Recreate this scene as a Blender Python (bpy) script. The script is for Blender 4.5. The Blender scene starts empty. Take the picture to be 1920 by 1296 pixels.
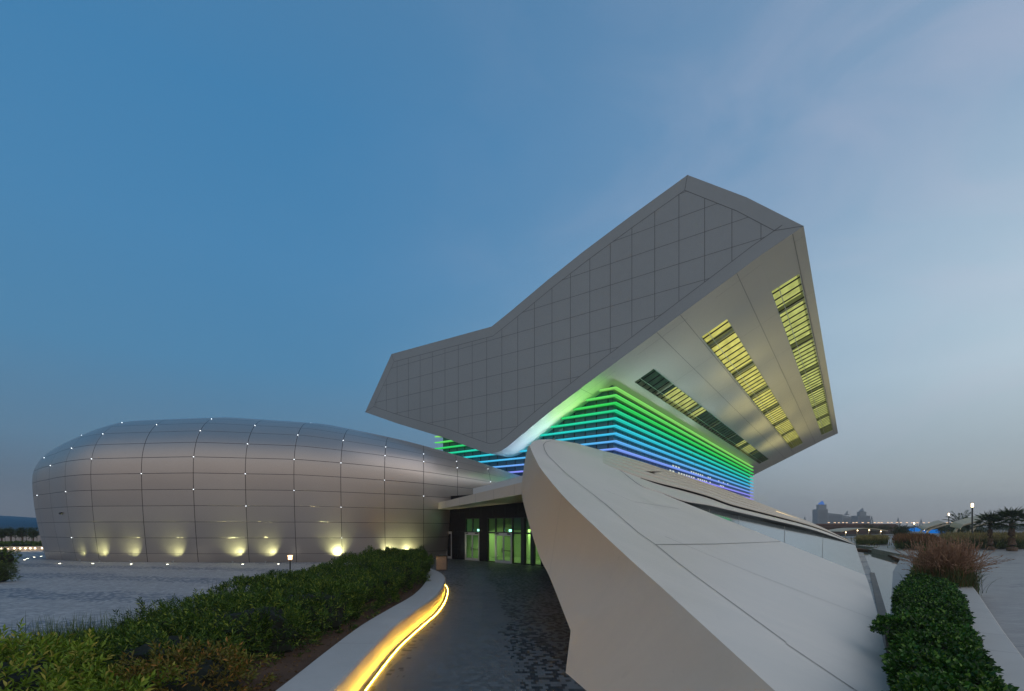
import bpy, math, random
import numpy as np
from mathutils import Vector, Matrix
R = math.radians
rng = np.random.default_rng(7)
random.seed(7)
scene = bpy.context.scene
col = scene.collection

# ------------------------------------------------------------------ camera
F, HOR, CZ = 900.0, 985.0, 3.2          # focal length and horizon in photo pixels, eye height in metres
cam_d = bpy.data.cameras.new('camera')
cam = bpy.data.objects.new('camera', cam_d); col.objects.link(cam)
cam.location = (0, 0, CZ); cam.rotation_euler = (R(90), 0, 0)
cam_d.sensor_width = 36; cam_d.lens = F / 1920 * 36
cam_d.shift_y = (HOR - 648) / 1920
cam_d.clip_start = 0.1; cam_d.clip_end = 5000
scene.camera = cam
vs = scene.view_settings
vs.view_transform = 'Standard'; vs.look = 'None'; vs.exposure = 0.0; vs.gamma = 1.0
scene.cycles.max_bounces = 6
scene.cycles.use_denoising = True

def lin(c):
    o = []
    for v in c[:3]:
        v = v / 255
        o.append(v / 12.92 if v < .04045 else ((v + .055) / 1.055) ** 2.4)
    return (*o, 1)

# ------------------------------------------------------------------ dusk sky
world = bpy.data.worlds.new('World'); scene.world = world
world.use_nodes = True
wt = world.node_tree; wt.nodes.clear()
def WN(t, **k):
    n = wt.nodes.new(t)
    for a, b in k.items(): setattr(n, a, b)
    return n
tc = WN('ShaderNodeTexCoord'); sep = WN('ShaderNodeSeparateXYZ')
wt.links.new(tc.outputs['Generated'], sep.inputs[0])
def ramp(stops, inp, tree=wt):
    n = tree.nodes.new('ShaderNodeValToRGB'); cr = n.color_ramp
    cr.elements[0].position = stops[0][0]; cr.elements[0].color = lin(stops[0][1])
    cr.elements[1].position = stops[-1][0]; cr.elements[1].color = lin(stops[-1][1])
    for p, c in stops[1:-1]:
        e = cr.elements.new(p); e.color = lin(c)
    tree.links.new(inp, n.inputs[0]); return n
def WM(op, a, b=None, c=None, clamp=False):
    n = WN('ShaderNodeMath', operation=op, use_clamp=clamp)
    for i, v in enumerate((a, b, c)):
        if v is None: continue
        if isinstance(v, (int, float)): n.inputs[i].default_value = v
        else: wt.links.new(v, n.inputs[i])
    return n.outputs[0]
zz = WM('MAXIMUM', sep.outputs[2], 0.0)
left = ramp([(0, (98, 106, 118)), (.06, (92, 109, 126)), (.14, (90, 126, 154)), (.28, (78, 132, 171)), (.45, (72, 131, 176)), (.62, (66, 127, 174)), (1, (84, 122, 158))], zz)
right = ramp([(0, (156, 158, 160)), (.05, (172, 180, 182)), (.12, (176, 190, 197)), (.24, (192, 211, 223)), (.34, (187, 208, 223)), (.55, (150, 175, 201)), (.75, (124, 152, 184)), (1, (84, 122, 158))], zz)
back = ramp([(0, (152, 144, 140)), (.2, (204, 196, 190)), (.5, (192, 194, 198)), (.8, (140, 152, 170)), (1, (84, 122, 158))], zz)
hx = WM('POWER', WM('ADD', WM('MULTIPLY', sep.outputs[0], sep.outputs[0]), WM('MULTIPLY', sep.outputs[1], sep.outputs[1])), .5)
ta = WM('DIVIDE', WM('ADD', WM('MULTIPLY', sep.outputs[0], math.sin(R(80))), WM('MULTIPLY', sep.outputs[1], math.cos(R(80)))), WM('MAXIMUM', hx, .001))
tf = WM('POWER', WM('DIVIDE', WM('ADD', ta, .45, clamp=False), 1.33, clamp=True), 2.5)
wn = WN('ShaderNodeTexNoise'); wn.inputs['Scale'].default_value = 2.2; wn.inputs['Detail'].default_value = 4; wn.inputs['Roughness'].default_value = .5
mp = WN('ShaderNodeMapping'); mp.inputs['Scale'].default_value = (1, 1, 2.6)
wt.links.new(tc.outputs['Generated'], mp.inputs[0]); wt.links.new(mp.outputs[0], wn.inputs['Vector'])
tf2 = WM('ADD', tf, WM('MULTIPLY', WM('SUBTRACT', wn.outputs[0], .5), WM('ADD', WM('MULTIPLY', tf, .30), .05)), clamp=True)
def mixc(a, b, f):
    n = WN('ShaderNodeMix', data_type='RGBA')
    wt.links.new(f, n.inputs[0]); wt.links.new(a, n.inputs[6]); wt.links.new(b, n.inputs[7]); return n.outputs[2]
c1 = mixc(left.outputs[0], right.outputs[0], tf2)
wn2 = WN('ShaderNodeTexNoise'); wn2.inputs['Scale'].default_value = 3.4; wn2.inputs['Detail'].default_value = 6; wn2.inputs['Roughness'].default_value = .55; wn2.inputs['Distortion'].default_value = .6
mp2 = WN('ShaderNodeMapping'); mp2.inputs['Scale'].default_value = (1, 1, 1.7); mp2.inputs['Rotation'].default_value = (R(25), R(18), 0)
wt.links.new(tc.outputs['Generated'], mp2.inputs[0]); wt.links.new(mp2.outputs[0], wn2.inputs['Vector'])
cl = WM('MULTIPLY', WM('MULTIPLY', WM('SUBTRACT', wn2.outputs[0], .44), 3.2, clamp=True), WM('MULTIPLY_ADD', tf, .42, .0), clamp=True)
cl = WM('MULTIPLY', cl, WM('MULTIPLY', zz, 6.0, clamp=True))
pk = WN('ShaderNodeRGB'); pk.outputs[0].default_value = lin((196, 194, 212))
c1 = mixc(c1, pk.outputs[0], cl)
bf = WM('MULTIPLY', WM('MULTIPLY', sep.outputs[1], -1.0), 1.6, clamp=True)
c2 = mixc(c1, back.outputs[0], bf)
bg = WN('ShaderNodeBackground'); wo = WN('ShaderNodeOutputWorld')
wt.links.new(c2, bg.inputs[0]); bg.inputs[1].default_value = 1.0
wt.links.new(bg.outputs[0], wo.inputs[0])

# the afterglow: a very soft, weak low sun to the right and behind
sd = bpy.data.lights.new('sun', 'SUN'); sd.energy = 0.5; sd.angle = R(60); sd.color = (1.0, .90, .82)
sun = bpy.data.objects.new('sun', sd); col.objects.link(sun)
sun.rotation_euler = Vector((.75, -.30, .75)).to_track_quat('Z', 'Y').to_euler()

# ------------------------------------------------------------------ helpers
def P(u, v, Y): return Vector(((u - 960) / F * Y, Y, CZ + (HOR - v) / F * Y))
def G(u, v, z=0.0): return P(u, v, (CZ - z) * F / (v - HOR))

class MB:
    def __init__(s): s.v = []; s.f = []; s.m = []; s.uv = []; s.sm = []
    def add(s, vs, faces, m=0, uvs=None, smooth=False):
        b = len(s.v); s.v += [tuple(x) for x in vs]
        for i, f in enumerate(faces):
            s.f.append(tuple(b + k for k in f)); s.m.append(m); s.sm.append(smooth)
            s.uv.append([uvs[k] for k in f] if uvs else [(0, 0)] * len(f))
        return s
    def box(s, c, size, rz=0.0, m=0, ax=None):
        cx, cy, cz = c; hx, hy, hz = (k / 2 for k in size)
        co, si = math.cos(rz), math.sin(rz); vs = []
        for z in (-hz, hz):
            for x, y in ((-hx, -hy), (hx, -hy), (hx, hy), (-hx, hy)):
                vs.append((cx + x * co - y * si, cy + x * si + y * co, cz + z))
        return s.add(vs, [(3, 2, 1, 0), (4, 5, 6, 7), (0, 1, 5, 4), (1, 2, 6, 5), (2, 3, 7, 6), (3, 0, 4, 7)], m)
    def obox(s, o, x, y, z, m=0, uvs=None):        # corner + three edge vectors
        o, x, y, z = map(Vector, (o, x, y, z))
        vs = [o, o + x, o + x + y, o + y, o + z, o + x + z, o + x + y + z, o + y + z]
        return s.add(vs, [(3, 2, 1, 0), (4, 5, 6, 7), (0, 1, 5, 4), (1, 2, 6, 5), (2, 3, 7, 6), (3, 0, 4, 7)], m, uvs)
    def prism(s, pts, z0, z1, m=0):
        n = len(pts)
        vs = [(p[0], p[1], z0) for p in pts] + [(p[0], p[1], z1) for p in pts]
        f = [tuple(range(n - 1, -1, -1)), tuple(range(n, 2 * n))] + [(i, (i + 1) % n, n + (i + 1) % n, n + i) for i in range(n)]
        return s.add(vs, f, m)
    def tube(s, pts, rad, n=8, m=0, cap=True, smooth=True):
        pts = [Vector(p) for p in pts]; k = len(pts)
        rad = rad if hasattr(rad, '__len__') else [rad] * k
        vs = []
        for i, p in enumerate(pts):
            d = (pts[min(i + 1, k - 1)] - pts[max(i - 1, 0)]).normalized()
            q = d.to_track_quat('Z', 'Y').to_matrix()
            for j in range(n):
                a = 2 * math.pi * j / n
                vs.append(p + q @ Vector((math.cos(a) * rad[i], math.sin(a) * rad[i], 0)))
        f = [(i * n + j, i * n + (j + 1) % n, (i + 1) * n + (j + 1) % n, (i + 1) * n + j) for i in range(k - 1) for j in range(n)]
        s.add(vs, f, m, smooth=smooth)
        if cap: s.add(vs[:n], [tuple(range(n - 1, -1, -1))], m); s.add(vs[-n:], [tuple(range(n))], m)
        return s
    def strip(s, A, B, m=0, smooth=False, uv=None):   # ruled surface between two polylines
        n = len(A); vs = list(A) + list(B)
        return s.add(vs, [(i, i + 1, n + i + 1, n + i) for i in range(n - 1)], m, uv, smooth)
    def build(s, name, mats, parent=None, local=False):
        me = bpy.data.meshes.new(name)
        off = Vector((0, 0, 0))
        if parent is not None and not local:
            q = parent
            while q: off += q.location; q = q.parent
        me.from_pydata([tuple(Vector(x) - off) for x in s.v], [], s.f)
        mats = mats if isinstance(mats, (list, tuple)) else [mats]
        for mm in mats: me.materials.append(mm)
        me.polygons.foreach_set('material_index', s.m)
        me.polygons.foreach_set('use_smooth', s.sm)
        ul = me.uv_layers.new(name='UVMap')
        ul.data.foreach_set('uv', [c for f in s.uv for t in f for c in t])
        me.update()
        o = bpy.data.objects.new(name, me); col.objects.link(o)
        if parent is not None: o.parent = parent
        return o

def tag(o, label=None, cat=None, group=None, kind=None):
    if label: o['label'] = label
    if cat: o['category'] = cat
    if group: o['group'] = group
    if kind: o['kind'] = kind
    return o
def empty(name, loc, label=None, cat=None, group=None, rz=0):
    o = bpy.data.objects.new(name, None); col.objects.link(o)
    o.location = loc; o.rotation_euler.z = rz; o.empty_display_size = .3
    return tag(o, label, cat, group)
def copy_tree(o, parent=None):
    c = o.copy(); col.objects.link(c); c.parent = parent
    for ch in o.children: copy_tree(ch, c)
    return c
def lamp(name, typ, loc, parent=None, energy=10, color=(1, 1, 1), target=None, size=None, size_y=None, spot=None, blend=.5, radius=.05, spread=None):
    d = bpy.data.lights.new(name, typ); d.energy = energy; d.color = color
    if typ == 'AREA':
        d.shape = 'RECTANGLE' if size_y else 'SQUARE'; d.size = size or 1
        if size_y: d.size_y = size_y
        if spread: d.spread = spread
    else: d.shadow_soft_size = radius
    if typ == 'SPOT': d.spot_size = spot; d.spot_blend = blend
    o = bpy.data.objects.new(name, d); col.objects.link(o)
    off = Vector((0, 0, 0)); q = parent
    while q: off += q.location; q = q.parent
    o.location = Vector(loc) - off
    if target is not None:
        o.rotation_euler = (Vector(loc) - Vector(target)).to_track_quat('Z', 'Y').to_euler()
    if parent: o.parent = parent
    return o
def crom(pts, n):
    """Catmull-Rom through points, n samples per span"""
    pts = [np.array(p, float) for p in pts]; out = []
    for i in range(len(pts) - 1):
        p0 = pts[max(i - 1, 0)]; p1 = pts[i]; p2 = pts[i + 1]; p3 = pts[min(i + 2, len(pts) - 1)]
        for k in range(n):
            t = k / n
            out.append(.5 * (2 * p1 + (p2 - p0) * t + (2 * p0 - 5 * p1 + 4 * p2 - p3) * t * t + (3 * p1 - p0 - 3 * p2 + p3) * t ** 3))
    out.append(pts[-1]); return out

# ------------------------------------------------------------------ materials
def newmat(name):
    m = bpy.data.materials.new(name); m.use_nodes = True
    nt = m.node_tree; b = nt.nodes['Principled BSDF']; return m, nt, b
def nd(nt, t, **k):
    n = nt.nodes.new(t)
    for a, b in k.items(): setattr(n, a, b)
    return n
def mth(nt, op, a, b=None, c=None, clamp=False):
    n = nt.nodes.new('ShaderNodeMath'); n.operation = op; n.use_clamp = clamp
    for i, v in enumerate((a, b, c)):
        if v is None: continue
        if isinstance(v, (int, float)): n.inputs[i].default_value = v
        else: nt.links.new(v, n.inputs[i])
    return n.outputs[0]
def mix(nt, f, a, b):
    n = nt.nodes.new('ShaderNodeMix'); n.data_type = 'RGBA'
    if isinstance(f, (int, float)): n.inputs[0].default_value = f
    else: nt.links.new(f, n.inputs[0])
    for k, v in ((6, a), (7, b)):
        if isinstance(v, tuple): n.inputs[k].default_value = v
        else: nt.links.new(v, n.inputs[k])
    return n.outputs[2]
def noise(nt, scale, detail=4, rough=.55, vec=None):
    n = nt.nodes.new('ShaderNodeTexNoise'); n.inputs['Scale'].default_value = scale
    n.inputs['Detail'].default_value = detail; n.inputs['Roughness'].default_value = rough
    if vec is None:
        t = nt.nodes.new('ShaderNodeTexCoord'); vec = t.outputs['Object']
    nt.links.new(vec, n.inputs['Vector']); return n.outputs[0]
def c4(r, g, b): return (r, g, b, 1)
def paint(name, c, rough=.5, var=.08, scale=.4, metal=0.0, fine=None, bump=0.0, spec=.5):
    m, nt, b = newmat(name)
    n1 = noise(nt, scale, 5); n2 = noise(nt, scale * 14, 4)
    f = mth(nt, 'ADD', mth(nt, 'MULTIPLY', n1, .65), mth(nt, 'MULTIPLY', n2, .35))
    f = mth(nt, 'MULTIPLY', mth(nt, 'SUBTRACT', f, .3), 2.5, clamp=True)
    lo = tuple(max(0, k * (1 - var)) for k in c[:3]) + (1,); hi = tuple(min(1, k * (1 + var)) for k in c[:3]) + (1,)
    nt.links.new(mix(nt, f, lo, hi), b.inputs['Base Color'])
    rr = mth(nt, 'ADD', mth(nt, 'MULTIPLY', n2, .2), rough - .1, clamp=True)
    nt.links.new(rr, b.inputs['Roughness'])
    b.inputs['Metallic'].default_value = metal
    b.inputs['Specular IOR Level'].default_value = spec
    if bump:
        bp = nd(nt, 'ShaderNodeBump'); bp.inputs['Strength'].default_value = bump; bp.inputs['Distance'].default_value = .02
        nt.links.new(noise(nt, scale * 40, 3), bp.inputs['Height']); nt.links.new(bp.outputs[0], b.inputs['Normal'])
    return m
def emit(name, c, strength):
    m = bpy.data.materials.new(name); m.use_nodes = True; nt = m.node_tree; nt.nodes.clear()
    e = nd(nt, 'ShaderNodeEmission'); e.inputs[0].default_value = c; e.inputs[1].default_value = strength
    o = nd(nt, 'ShaderNodeOutputMaterial'); nt.links.new(e.outputs[0], o.inputs[0]); return m
def leafmat(name, c1, c2, c3=None, rough=.4, trans=.12):
    m, nt, b = newmat(name)
    g = nd(nt, 'ShaderNodeNewGeometry')
    ri = g.outputs['Random Per Island']
    cc = mix(nt, ri, c1, c2)
    n = noise(nt, 1.3, 3)
    f = mth(nt, 'MULTIPLY', mth(nt, 'SUBTRACT', n, .38), 3.5, clamp=True)
    dk = tuple(k * .45 for k in c1[:3]) + (1,)
    cc = mix(nt, mth(nt, 'MULTIPLY', f, .7), cc, dk)
    if c3:
        r2 = mth(nt, 'FRACT', mth(nt, 'MULTIPLY', ri, 37.7))
        cc = mix(nt, mth(nt, 'GREATER_THAN', r2, .86), cc, c3)
    nt.links.new(cc, b.inputs['Base Color'])
    b.inputs['Roughness'].default_value = rough; b.inputs['Specular IOR Level'].default_value = .28
    tr = nd(nt, 'ShaderNodeBsdfTranslucent'); nt.links.new(cc, tr.inputs[0])
    ms = nd(nt, 'ShaderNodeMixShader'); ms.inputs[0].default_value = trans
    nt.links.new(b.outputs[0], ms.inputs[1]); nt.links.new(tr.outputs[0], ms.inputs[2])
    nt.links.new(ms.outputs[0], nt.nodes['Material Output'].inputs[0])
    return m

def pavers(name, light, dark, thr=.5, tile=(.16, .32), rough=.34, mode=0):
    m, nt, b = newmat(name)
    t = nd(nt, 'ShaderNodeTexCoord'); sp = nd(nt, 'ShaderNodeSeparateXYZ'); nt.links.new(t.outputs['Object'], sp.inputs[0])
    y = mth(nt, 'DIVIDE', sp.outputs[1], tile[0]); yf = mth(nt, 'FLOOR', y)
    x = mth(nt, 'ADD', mth(nt, 'DIVIDE', sp.outputs[0], tile[1]), mth(nt, 'MULTIPLY', mth(nt, 'MODULO', yf, 2.0), .5))
    xf = mth(nt, 'FLOOR', x)
    cb = nd(nt, 'ShaderNodeCombineXYZ'); nt.links.new(xf, cb.inputs[0]); nt.links.new(yf, cb.inputs[1])
    wnz = nd(nt, 'ShaderNodeTexWhiteNoise', noise_dimensions='2D'); nt.links.new(cb.outputs[0], wnz.inputs['Vector'])
    wv = wnz.outputs[0]
    big = noise(nt, .13, 2, .5)                      # bands where the dark tiles gather
    if mode == 0:
        dens = mth(nt, 'MULTIPLY', mth(nt, 'SUBTRACT', big, thr), 14.0, clamp=True)
    elif mode == 1:                                  # path: mosaic along the building side, a little at the wall
        xb = mth(nt, 'SUBTRACT', 1.0, mth(nt, 'MULTIPLY', sp.outputs[1], .085))
        d1 = mth(nt, 'MULTIPLY', mth(nt, 'ADD', mth(nt, 'SUBTRACT', sp.outputs[0], xb), mth(nt, 'MULTIPLY', mth(nt, 'SUBTRACT', big, .5), 2.6)), 3.5, clamp=True)
        d2 = mth(nt, 'MULTIPLY', mth(nt, 'SUBTRACT', -2.25, sp.outputs[0]), 1.6, clamp=True)
        dens = mth(nt, 'MAXIMUM', d1, mth(nt, 'MULTIPLY', d2, .6))
    else:                                            # plaza: drifting bands of dark setts
        ph = mth(nt, 'ADD', mth(nt, 'ADD', sp.outputs[1], mth(nt, 'MULTIPLY', sp.outputs[0], .22)), mth(nt, 'MULTIPLY', big, 7.0))
        dens = mth(nt, 'MULTIPLY', mth(nt, 'ADD', mth(nt, 'SINE', mth(nt, 'MULTIPLY', ph, .98)), -.15), 1.8, clamp=True)
    isdark = mth(nt, 'LESS_THAN', wv, mth(nt, 'MULTIPLY', dens, .52))
    # joints
    gx = mth(nt, 'ABSOLUTE', mth(nt, 'SUBTRACT', mth(nt, 'FRACT', x), .5)); gy = mth(nt, 'ABSOLUTE', mth(nt, 'SUBTRACT', mth(nt, 'FRACT', y), .5))
    j = mth(nt, 'MAXIMUM', mth(nt, 'GREATER_THAN', gx, .48), mth(nt, 'GREATER_THAN', gy, .47))
    wv2 = mth(nt, 'FRACT', mth(nt, 'MULTIPLY', wv, 17.3))
    lo = tuple(k * .62 for k in light[:3]) + (1,); hi = tuple(k * 1.28 for k in light[:3]) + (1,)
    base = mix(nt, wv2, lo, hi)
    st = noise(nt, .6, 6, .65)
    base = mix(nt, mth(nt, 'MULTIPLY', mth(nt, 'SUBTRACT', st, .45), 2.2, clamp=True), base, tuple(k * .82 for k in light[:3]) + (1,))
    cc = mix(nt, isdark, base, dark)
    cc = mix(nt, mth(nt, 'MULTIPLY', j, .6), cc, tuple(k * .4 for k in light[:3]) + (1,))
    nt.links.new(cc, b.inputs['Base Color'])
    r = mth(nt, 'ADD', rough - .12, mth(nt, 'ADD', mth(nt, 'MULTIPLY', wv2, .16), mth(nt, 'MULTIPLY', st, .2)))
    nt.links.new(r, b.inputs['Roughness'])
    bp = nd(nt, 'ShaderNodeBump'); bp.inputs['Strength'].default_value = .35; bp.inputs['Distance'].default_value = .01
    h = mth(nt, 'ADD', mth(nt, 'MULTIPLY', j, -1.0), mth(nt, 'MULTIPLY', wv2, .5))
    nt.links.new(h, bp.inputs['Height']); nt.links.new(bp.outputs[0], b.inputs['Normal'])
    return m

M = {}
M['plaza'] = pavers('plaza_pavers', c4(.33, .33, .335), c4(.125, .145, .18), .50, (.13, .15), mode=2, rough=.55)
M['path'] = pavers('shaded_path_pavers', c4(.088, .096, .10), c4(.002, .004, .007), .50, (.14, .11), .42, mode=1)  # same paving as the plaza, the buildings' shade put into darker colours
M['walk'] = pavers('walk_pavers', c4(.25, .235, .23), c4(.14, .14, .145), .60, (.12, .5), .42)
M['sand'] = paint('sandy_ground', c4(.17, .15, .12), .9, .2, .05)
M['soil'] = paint('brown_soil', c4(.085, .045, .025), .95, .35, 2.0, bump=.6)
M['white'] = paint('white_cladding', c4(.62, .62, .60), .42, .035, .15)
def clad(name, c, rough, var=.10):
    m, nt, b = newmat(name)
    t = nd(nt, 'ShaderNodeTexCoord'); mpn = nd(nt, 'ShaderNodeMapping'); mpn.inputs['Rotation'].default_value = (0, 0, R(-38)); mpn.inputs['Scale'].default_value = (.25, 2.6, 1)
    nt.links.new(t.outputs['Object'], mpn.inputs[0])
    st = noise(nt, .8, 6, .6, vec=mpn.outputs[0]); bg_ = noise(nt, .16, 3); fn = noise(nt, 9, 5, .7); sp_ = noise(nt, 1.1, 2)
    f = mth(nt, 'ADD', mth(nt, 'MULTIPLY', st, .40), mth(nt, 'ADD', mth(nt, 'MULTIPLY', bg_, .40), mth(nt, 'MULTIPLY', fn, .2)))
    f = mth(nt, 'MULTIPLY', mth(nt, 'SUBTRACT', f, .36), 3.4, clamp=True)
    cc = mix(nt, f, tuple(k * (1 - var) for k in c[:3]) + (1,), tuple(min(1, k * (1 + var * .7)) for k in c[:3]) + (1,))
    spot = mth(nt, 'MULTIPLY', mth(nt, 'GREATER_THAN', noise(nt, 2.3, 1), .745), .10)
    cc = mix(nt, spot, cc, tuple(k * .55 for k in c[:3]) + (1,))
    nt.links.new(cc, b.inputs['Base Color']); nt.links.new(mth(nt, 'ADD', rough - .1, mth(nt, 'MULTIPLY', f, .22)), b.inputs['Roughness'])
    bp = nd(nt, 'ShaderNodeBump'); bp.inputs['Strength'].default_value = .12; bp.inputs['Distance'].default_value = .05
    nt.links.new(bg_, bp.inputs['Height']); nt.links.new(bp.outputs[0], b.inputs['Normal'])
    return m
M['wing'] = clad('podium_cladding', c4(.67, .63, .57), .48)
M['wingside'] = clad('podium_side_lit_warm', c4(.55, .48, .385), .5, .07)  # podium cladding again, warm lamp light on the side put into its colour
M['shell'] = paint('grey_shell_cladding', c4(.31, .34, .35), .55, .05, .12)
M['joint'] = paint('panel_joint_dark', c4(.14, .148, .155), .8, .1)
M['jointw'] = paint('panel_joint_grey', c4(.22, .21, .195), .8, .1)
M['soffit'] = paint('soffit_cladding', c4(.66, .63, .56), .38, .04, .15)
M['beige'] = paint('beige_cladding', c4(.56, .50, .42), .45, .06, .3)
M['stone'] = paint('pale_stone', c4(.44, .42, .39), .55, .10, .8, bump=.15)
M['wallgrey'] = paint('pool_wall_stone', c4(.22, .23, .24), .6, .25, 1.5, bump=.3)
M['rimgrey'] = paint('pool_rim_stone', c4(.20, .215, .235), .55, .12, 1.0, bump=.15)
M['kerb'] = paint('kerb_concrete', c4(.42, .40, .375), .5, .12, .7, bump=.15)
M['darkpanel'] = paint('dark_wall_panel', c4(.004, .005, .009), .3, .2, .5, spec=.2)
M['alu'] = paint('pale_aluminium', c4(.55, .56, .58), .35, .06, 2, metal=.6)
M['darkmetal'] = paint('dark_metal', c4(.03, .032, .035), .4, .2, 2, metal=.5)
M['mullion'] = paint('dark_mullion', c4(.01, .02, .018), .4, .1, 2)
M['granite'] = paint('dark_granite', c4(.10, .09, .085), .6, .4, 3)
M['trunk'] = paint('palm_trunk', c4(.12, .08, .055), .9, .4, 3, bump=.8)
M['louvre'] = paint('brown_louvre', c4(.10, .045, .035), .6, .2, 1)
M['haze_tower'] = paint('tower_facade', c4(.17, .20, .21), .5, .1, .02)
M['skyblue_cloth'] = emit('blue_lit_canopy', lin((20, 120, 215)), .8)
M['bluewall'] = paint('deep_blue_roof', c4(.0, .055, .12), .5, .1, .02)
M['lamphead'] = emit('warm_lamp', (1.0, .78, .45, 1), 9.0)
M['lamporange'] = emit('orange_lamp', (1.0, .52, .20, 1), 7.0)
M['inground'] = emit('inground_lamp', (1.0, .95, .75, 1), 14.0)
M['accent'] = emit('cool_accent_lamp', (.85, .93, 1.0, 1), 4.0)
M['ledwarm'] = emit('warm_led_strip', (1.0, .54, .045, 1), 95.0)
M['ledsoft'] = emit('cove_led', (1.0, .72, .34, 1), 1.6)
M['sign'] = emit('cyan_sign', (.45, 1.0, .95, 1), 4.0)

# ------------------------------------------------------------------ setting: ground, plaza, path, pool
def sheet(name, pts, z0, z1, m, kind='structure'):
    o = MB().prism(pts, z0, z1).build(name, m); o['kind'] = kind; return o
sheet('ground', [(-2500, -40), (2500, -40), (2500, 2500), (-2500, 2500)], -.9, -.6, M['sand'])
path_outer = crom([(-2.72, 2), (-2.78, 4.5), (-2.86, 7.8), (-2.97, 10), (-3.05, 12.5), (-2.95, 15), (-2.82, 17.8), (-3.0, 21.2), (-3.44, 24.6), (-4.3, 27.6), (-5.5, 29.9), (-7.2, 31.2)], 4)
sheet('plaza_paving', [(-300, -20), (4, -20), (5.5, 5), (7.4, 9.4), (12, 15.6), (24, 32), (41, 56), (43, 70), (43, 140), (-300, 140)], -.55, 0.0, M['plaza'])
sheet('path_paving', [(p[0], p[1]) for p in path_outer] + [(-9, 33), (-8, 46.2), (-6.2, 47), (9, 33), (3, 20), (2.2, 11), (2.2, 2)], 0.0005, .004, M['path'])
kerb_out = [(1.2, -2), (6.6, 5.2), (10.9, 10.24), (13.1, 12.8), (16.6, 16.8), (20.0, 20.7), (22.7, 23.9), (27.9, 30.2)]
sheet('walkway_paving', [(4.6, -20), (4.6, 2.6)] + kerb_out[1:] + [(30, 34), (39.5, 47), (44, 56), (48, 66), (60, 140), (400, 140), (400, -20)], -.55, .0, M['walk'])
sheet('planting_bed', [(4, -20), (4.6, -20), (4.6, 2.6)] + kerb_out[1:] + [(30, 34), (39.5, 47), (44, 56), (48, 66), (60, 140), (43.2, 140), (43.2, 70), (46, 62), (42.5, 55), (35.6, 44), (25.4, 32), (13.4, 17.0), (12.05, 15.55), (7.4, 9.4), (5.5, 5)], -.55, .06, M['soil'])
wm, nt, b = newmat('pool_water')
b.inputs['Base Color'].default_value = (.02, .035, .04, 1); b.inputs['Roughness'].default_value = .03
b.inputs['IOR'].default_value = 1.36
bp = nd(nt, 'ShaderNodeBump'); bp.inputs['Strength'].default_value = .06; bp.inputs['Distance'].default_value = .02
nt.links.new(noise(nt, 1.5, 3), bp.inputs['Height']); nt.links.new(bp.outputs[0], b.inputs['Normal'])
M['water'] = wm
o = MB().prism([(10, 12), (14, 13), (27, 31), (48, 62), (44, 75), (38, 70), (20, 30)], -.5, -.14).build('pool_water', M['water']); o['kind'] = 'structure'

# ------------------------------------------------------------------ library: frame (s along the front, w going away)
WX = Vector((.5795, .815, 0)).normalized(); AX = Vector((WX.y, -WX.x, 0))
def L(s, w, z): return AX * s + WX * w + Vector((0, 0, z))
lib = empty('library_building', L(-20, 60, 0), 'giant tilted open-book shaped library with glowing green and blue louvres below', 'building')
W0, W1 = 44.2, 149.0
low = [(-3.19, 26.81), (-4.22, 26.36), (-6.4, 25.42), (-8.05, 24.58), (-12.49, 22.38), (-16.95, 20.15), (-22.59, 17.35), (-26.52, 15.31), (-29.97, 13.35), (-31.5, 12.45), (-32.6, 11.9), (-33.6, 11.62), (-34.6, 11.60), (-35.9, 11.95), (-41.87, 14.2), (-50.43, 17.0), (-57.45, 19.53)]
top = [(-51.77, 26.75), (-34.36, 26.35), (-31.58, 27.46), (-26.72, 29.53), (-22.59, 31.14), (-17.64, 32.85), (-12.12, 34.62), (-7.29, 30.7)]
lowf = [tuple(p) for p in low[:8]] + [tuple(p) for p in crom(low[7:15], 3)][1:] + low[15:]
poly = lowf + top
def inset_poly(pts, d):
    n = len(pts); out = []
    for i in range(n):
        p0 = Vector(pts[i - 1]); p1 = Vector(pts[i]); p2 = Vector(pts[(i + 1) % n])
        a = (p1 - p0).normalized(); c = (p2 - p1).normalized()
        na = Vector((a.y, -a.x)); nc = Vector((c.y, -c.x))
        m_ = (na + nc).normalized(); k = max(.35, m_.dot(na))
        out.append(tuple(p1 + m_ * d / k))
    return out
ip = inset_poly(poly, 1.15)
# orientation check
if abs(sum(ip[i][0] * ip[(i + 1) % len(ip)][1] - ip[(i + 1) % len(ip)][0] * ip[i][1] for i in range(len(ip)))) > abs(sum(poly[i][0] * poly[(i + 1) % len(poly)][1] - poly[(i + 1) % len(poly)][0] * poly[i][1] for i in range(len(poly)))):
    ip = inset_poly(poly, -1.15)
def clip_line(axis, val, pts):
    xs = []
    n = len(pts)
    for i in range(n):
        a, c = pts[i], pts[(i + 1) % n]
        if (a[axis] - val) * (c[axis] - val) < 0:
            t = (val - a[axis]) / (c[axis] - a[axis]); xs.append(a[1 - axis] + t * (c[1 - axis] - a[1 - axis]))
    xs.sort(); return [(xs[i], xs[i + 1]) for i in range(0, len(xs) - 1, 2)]
mb = MB()
mb.add([L(s, W0, z) for s, z in poly], [tuple(range(len(poly)))], 0)
mb.add([L(s, W1, z) for s, z in poly], [tuple(range(len(poly) - 1, -1, -1))], 0)
tp = [lowf[-1]] + top + [lowf[0]]
mb.strip([L(s, W0, z) for s, z in tp], [L(s, W1, z) for s, z in tp], 0)
ww = W0 - .012
def sline(p, q, wd=.045):
    p = Vector(p); q = Vector(q); d = (q - p).normalized(); n_ = Vector((-d.y, d.x)) * wd / 2
    mb.add([L(k.x, ww, k.y) for k in (p - n_, q - n_, q + n_, p + n_)], [(0, 1, 2, 3)], 1)
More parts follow.
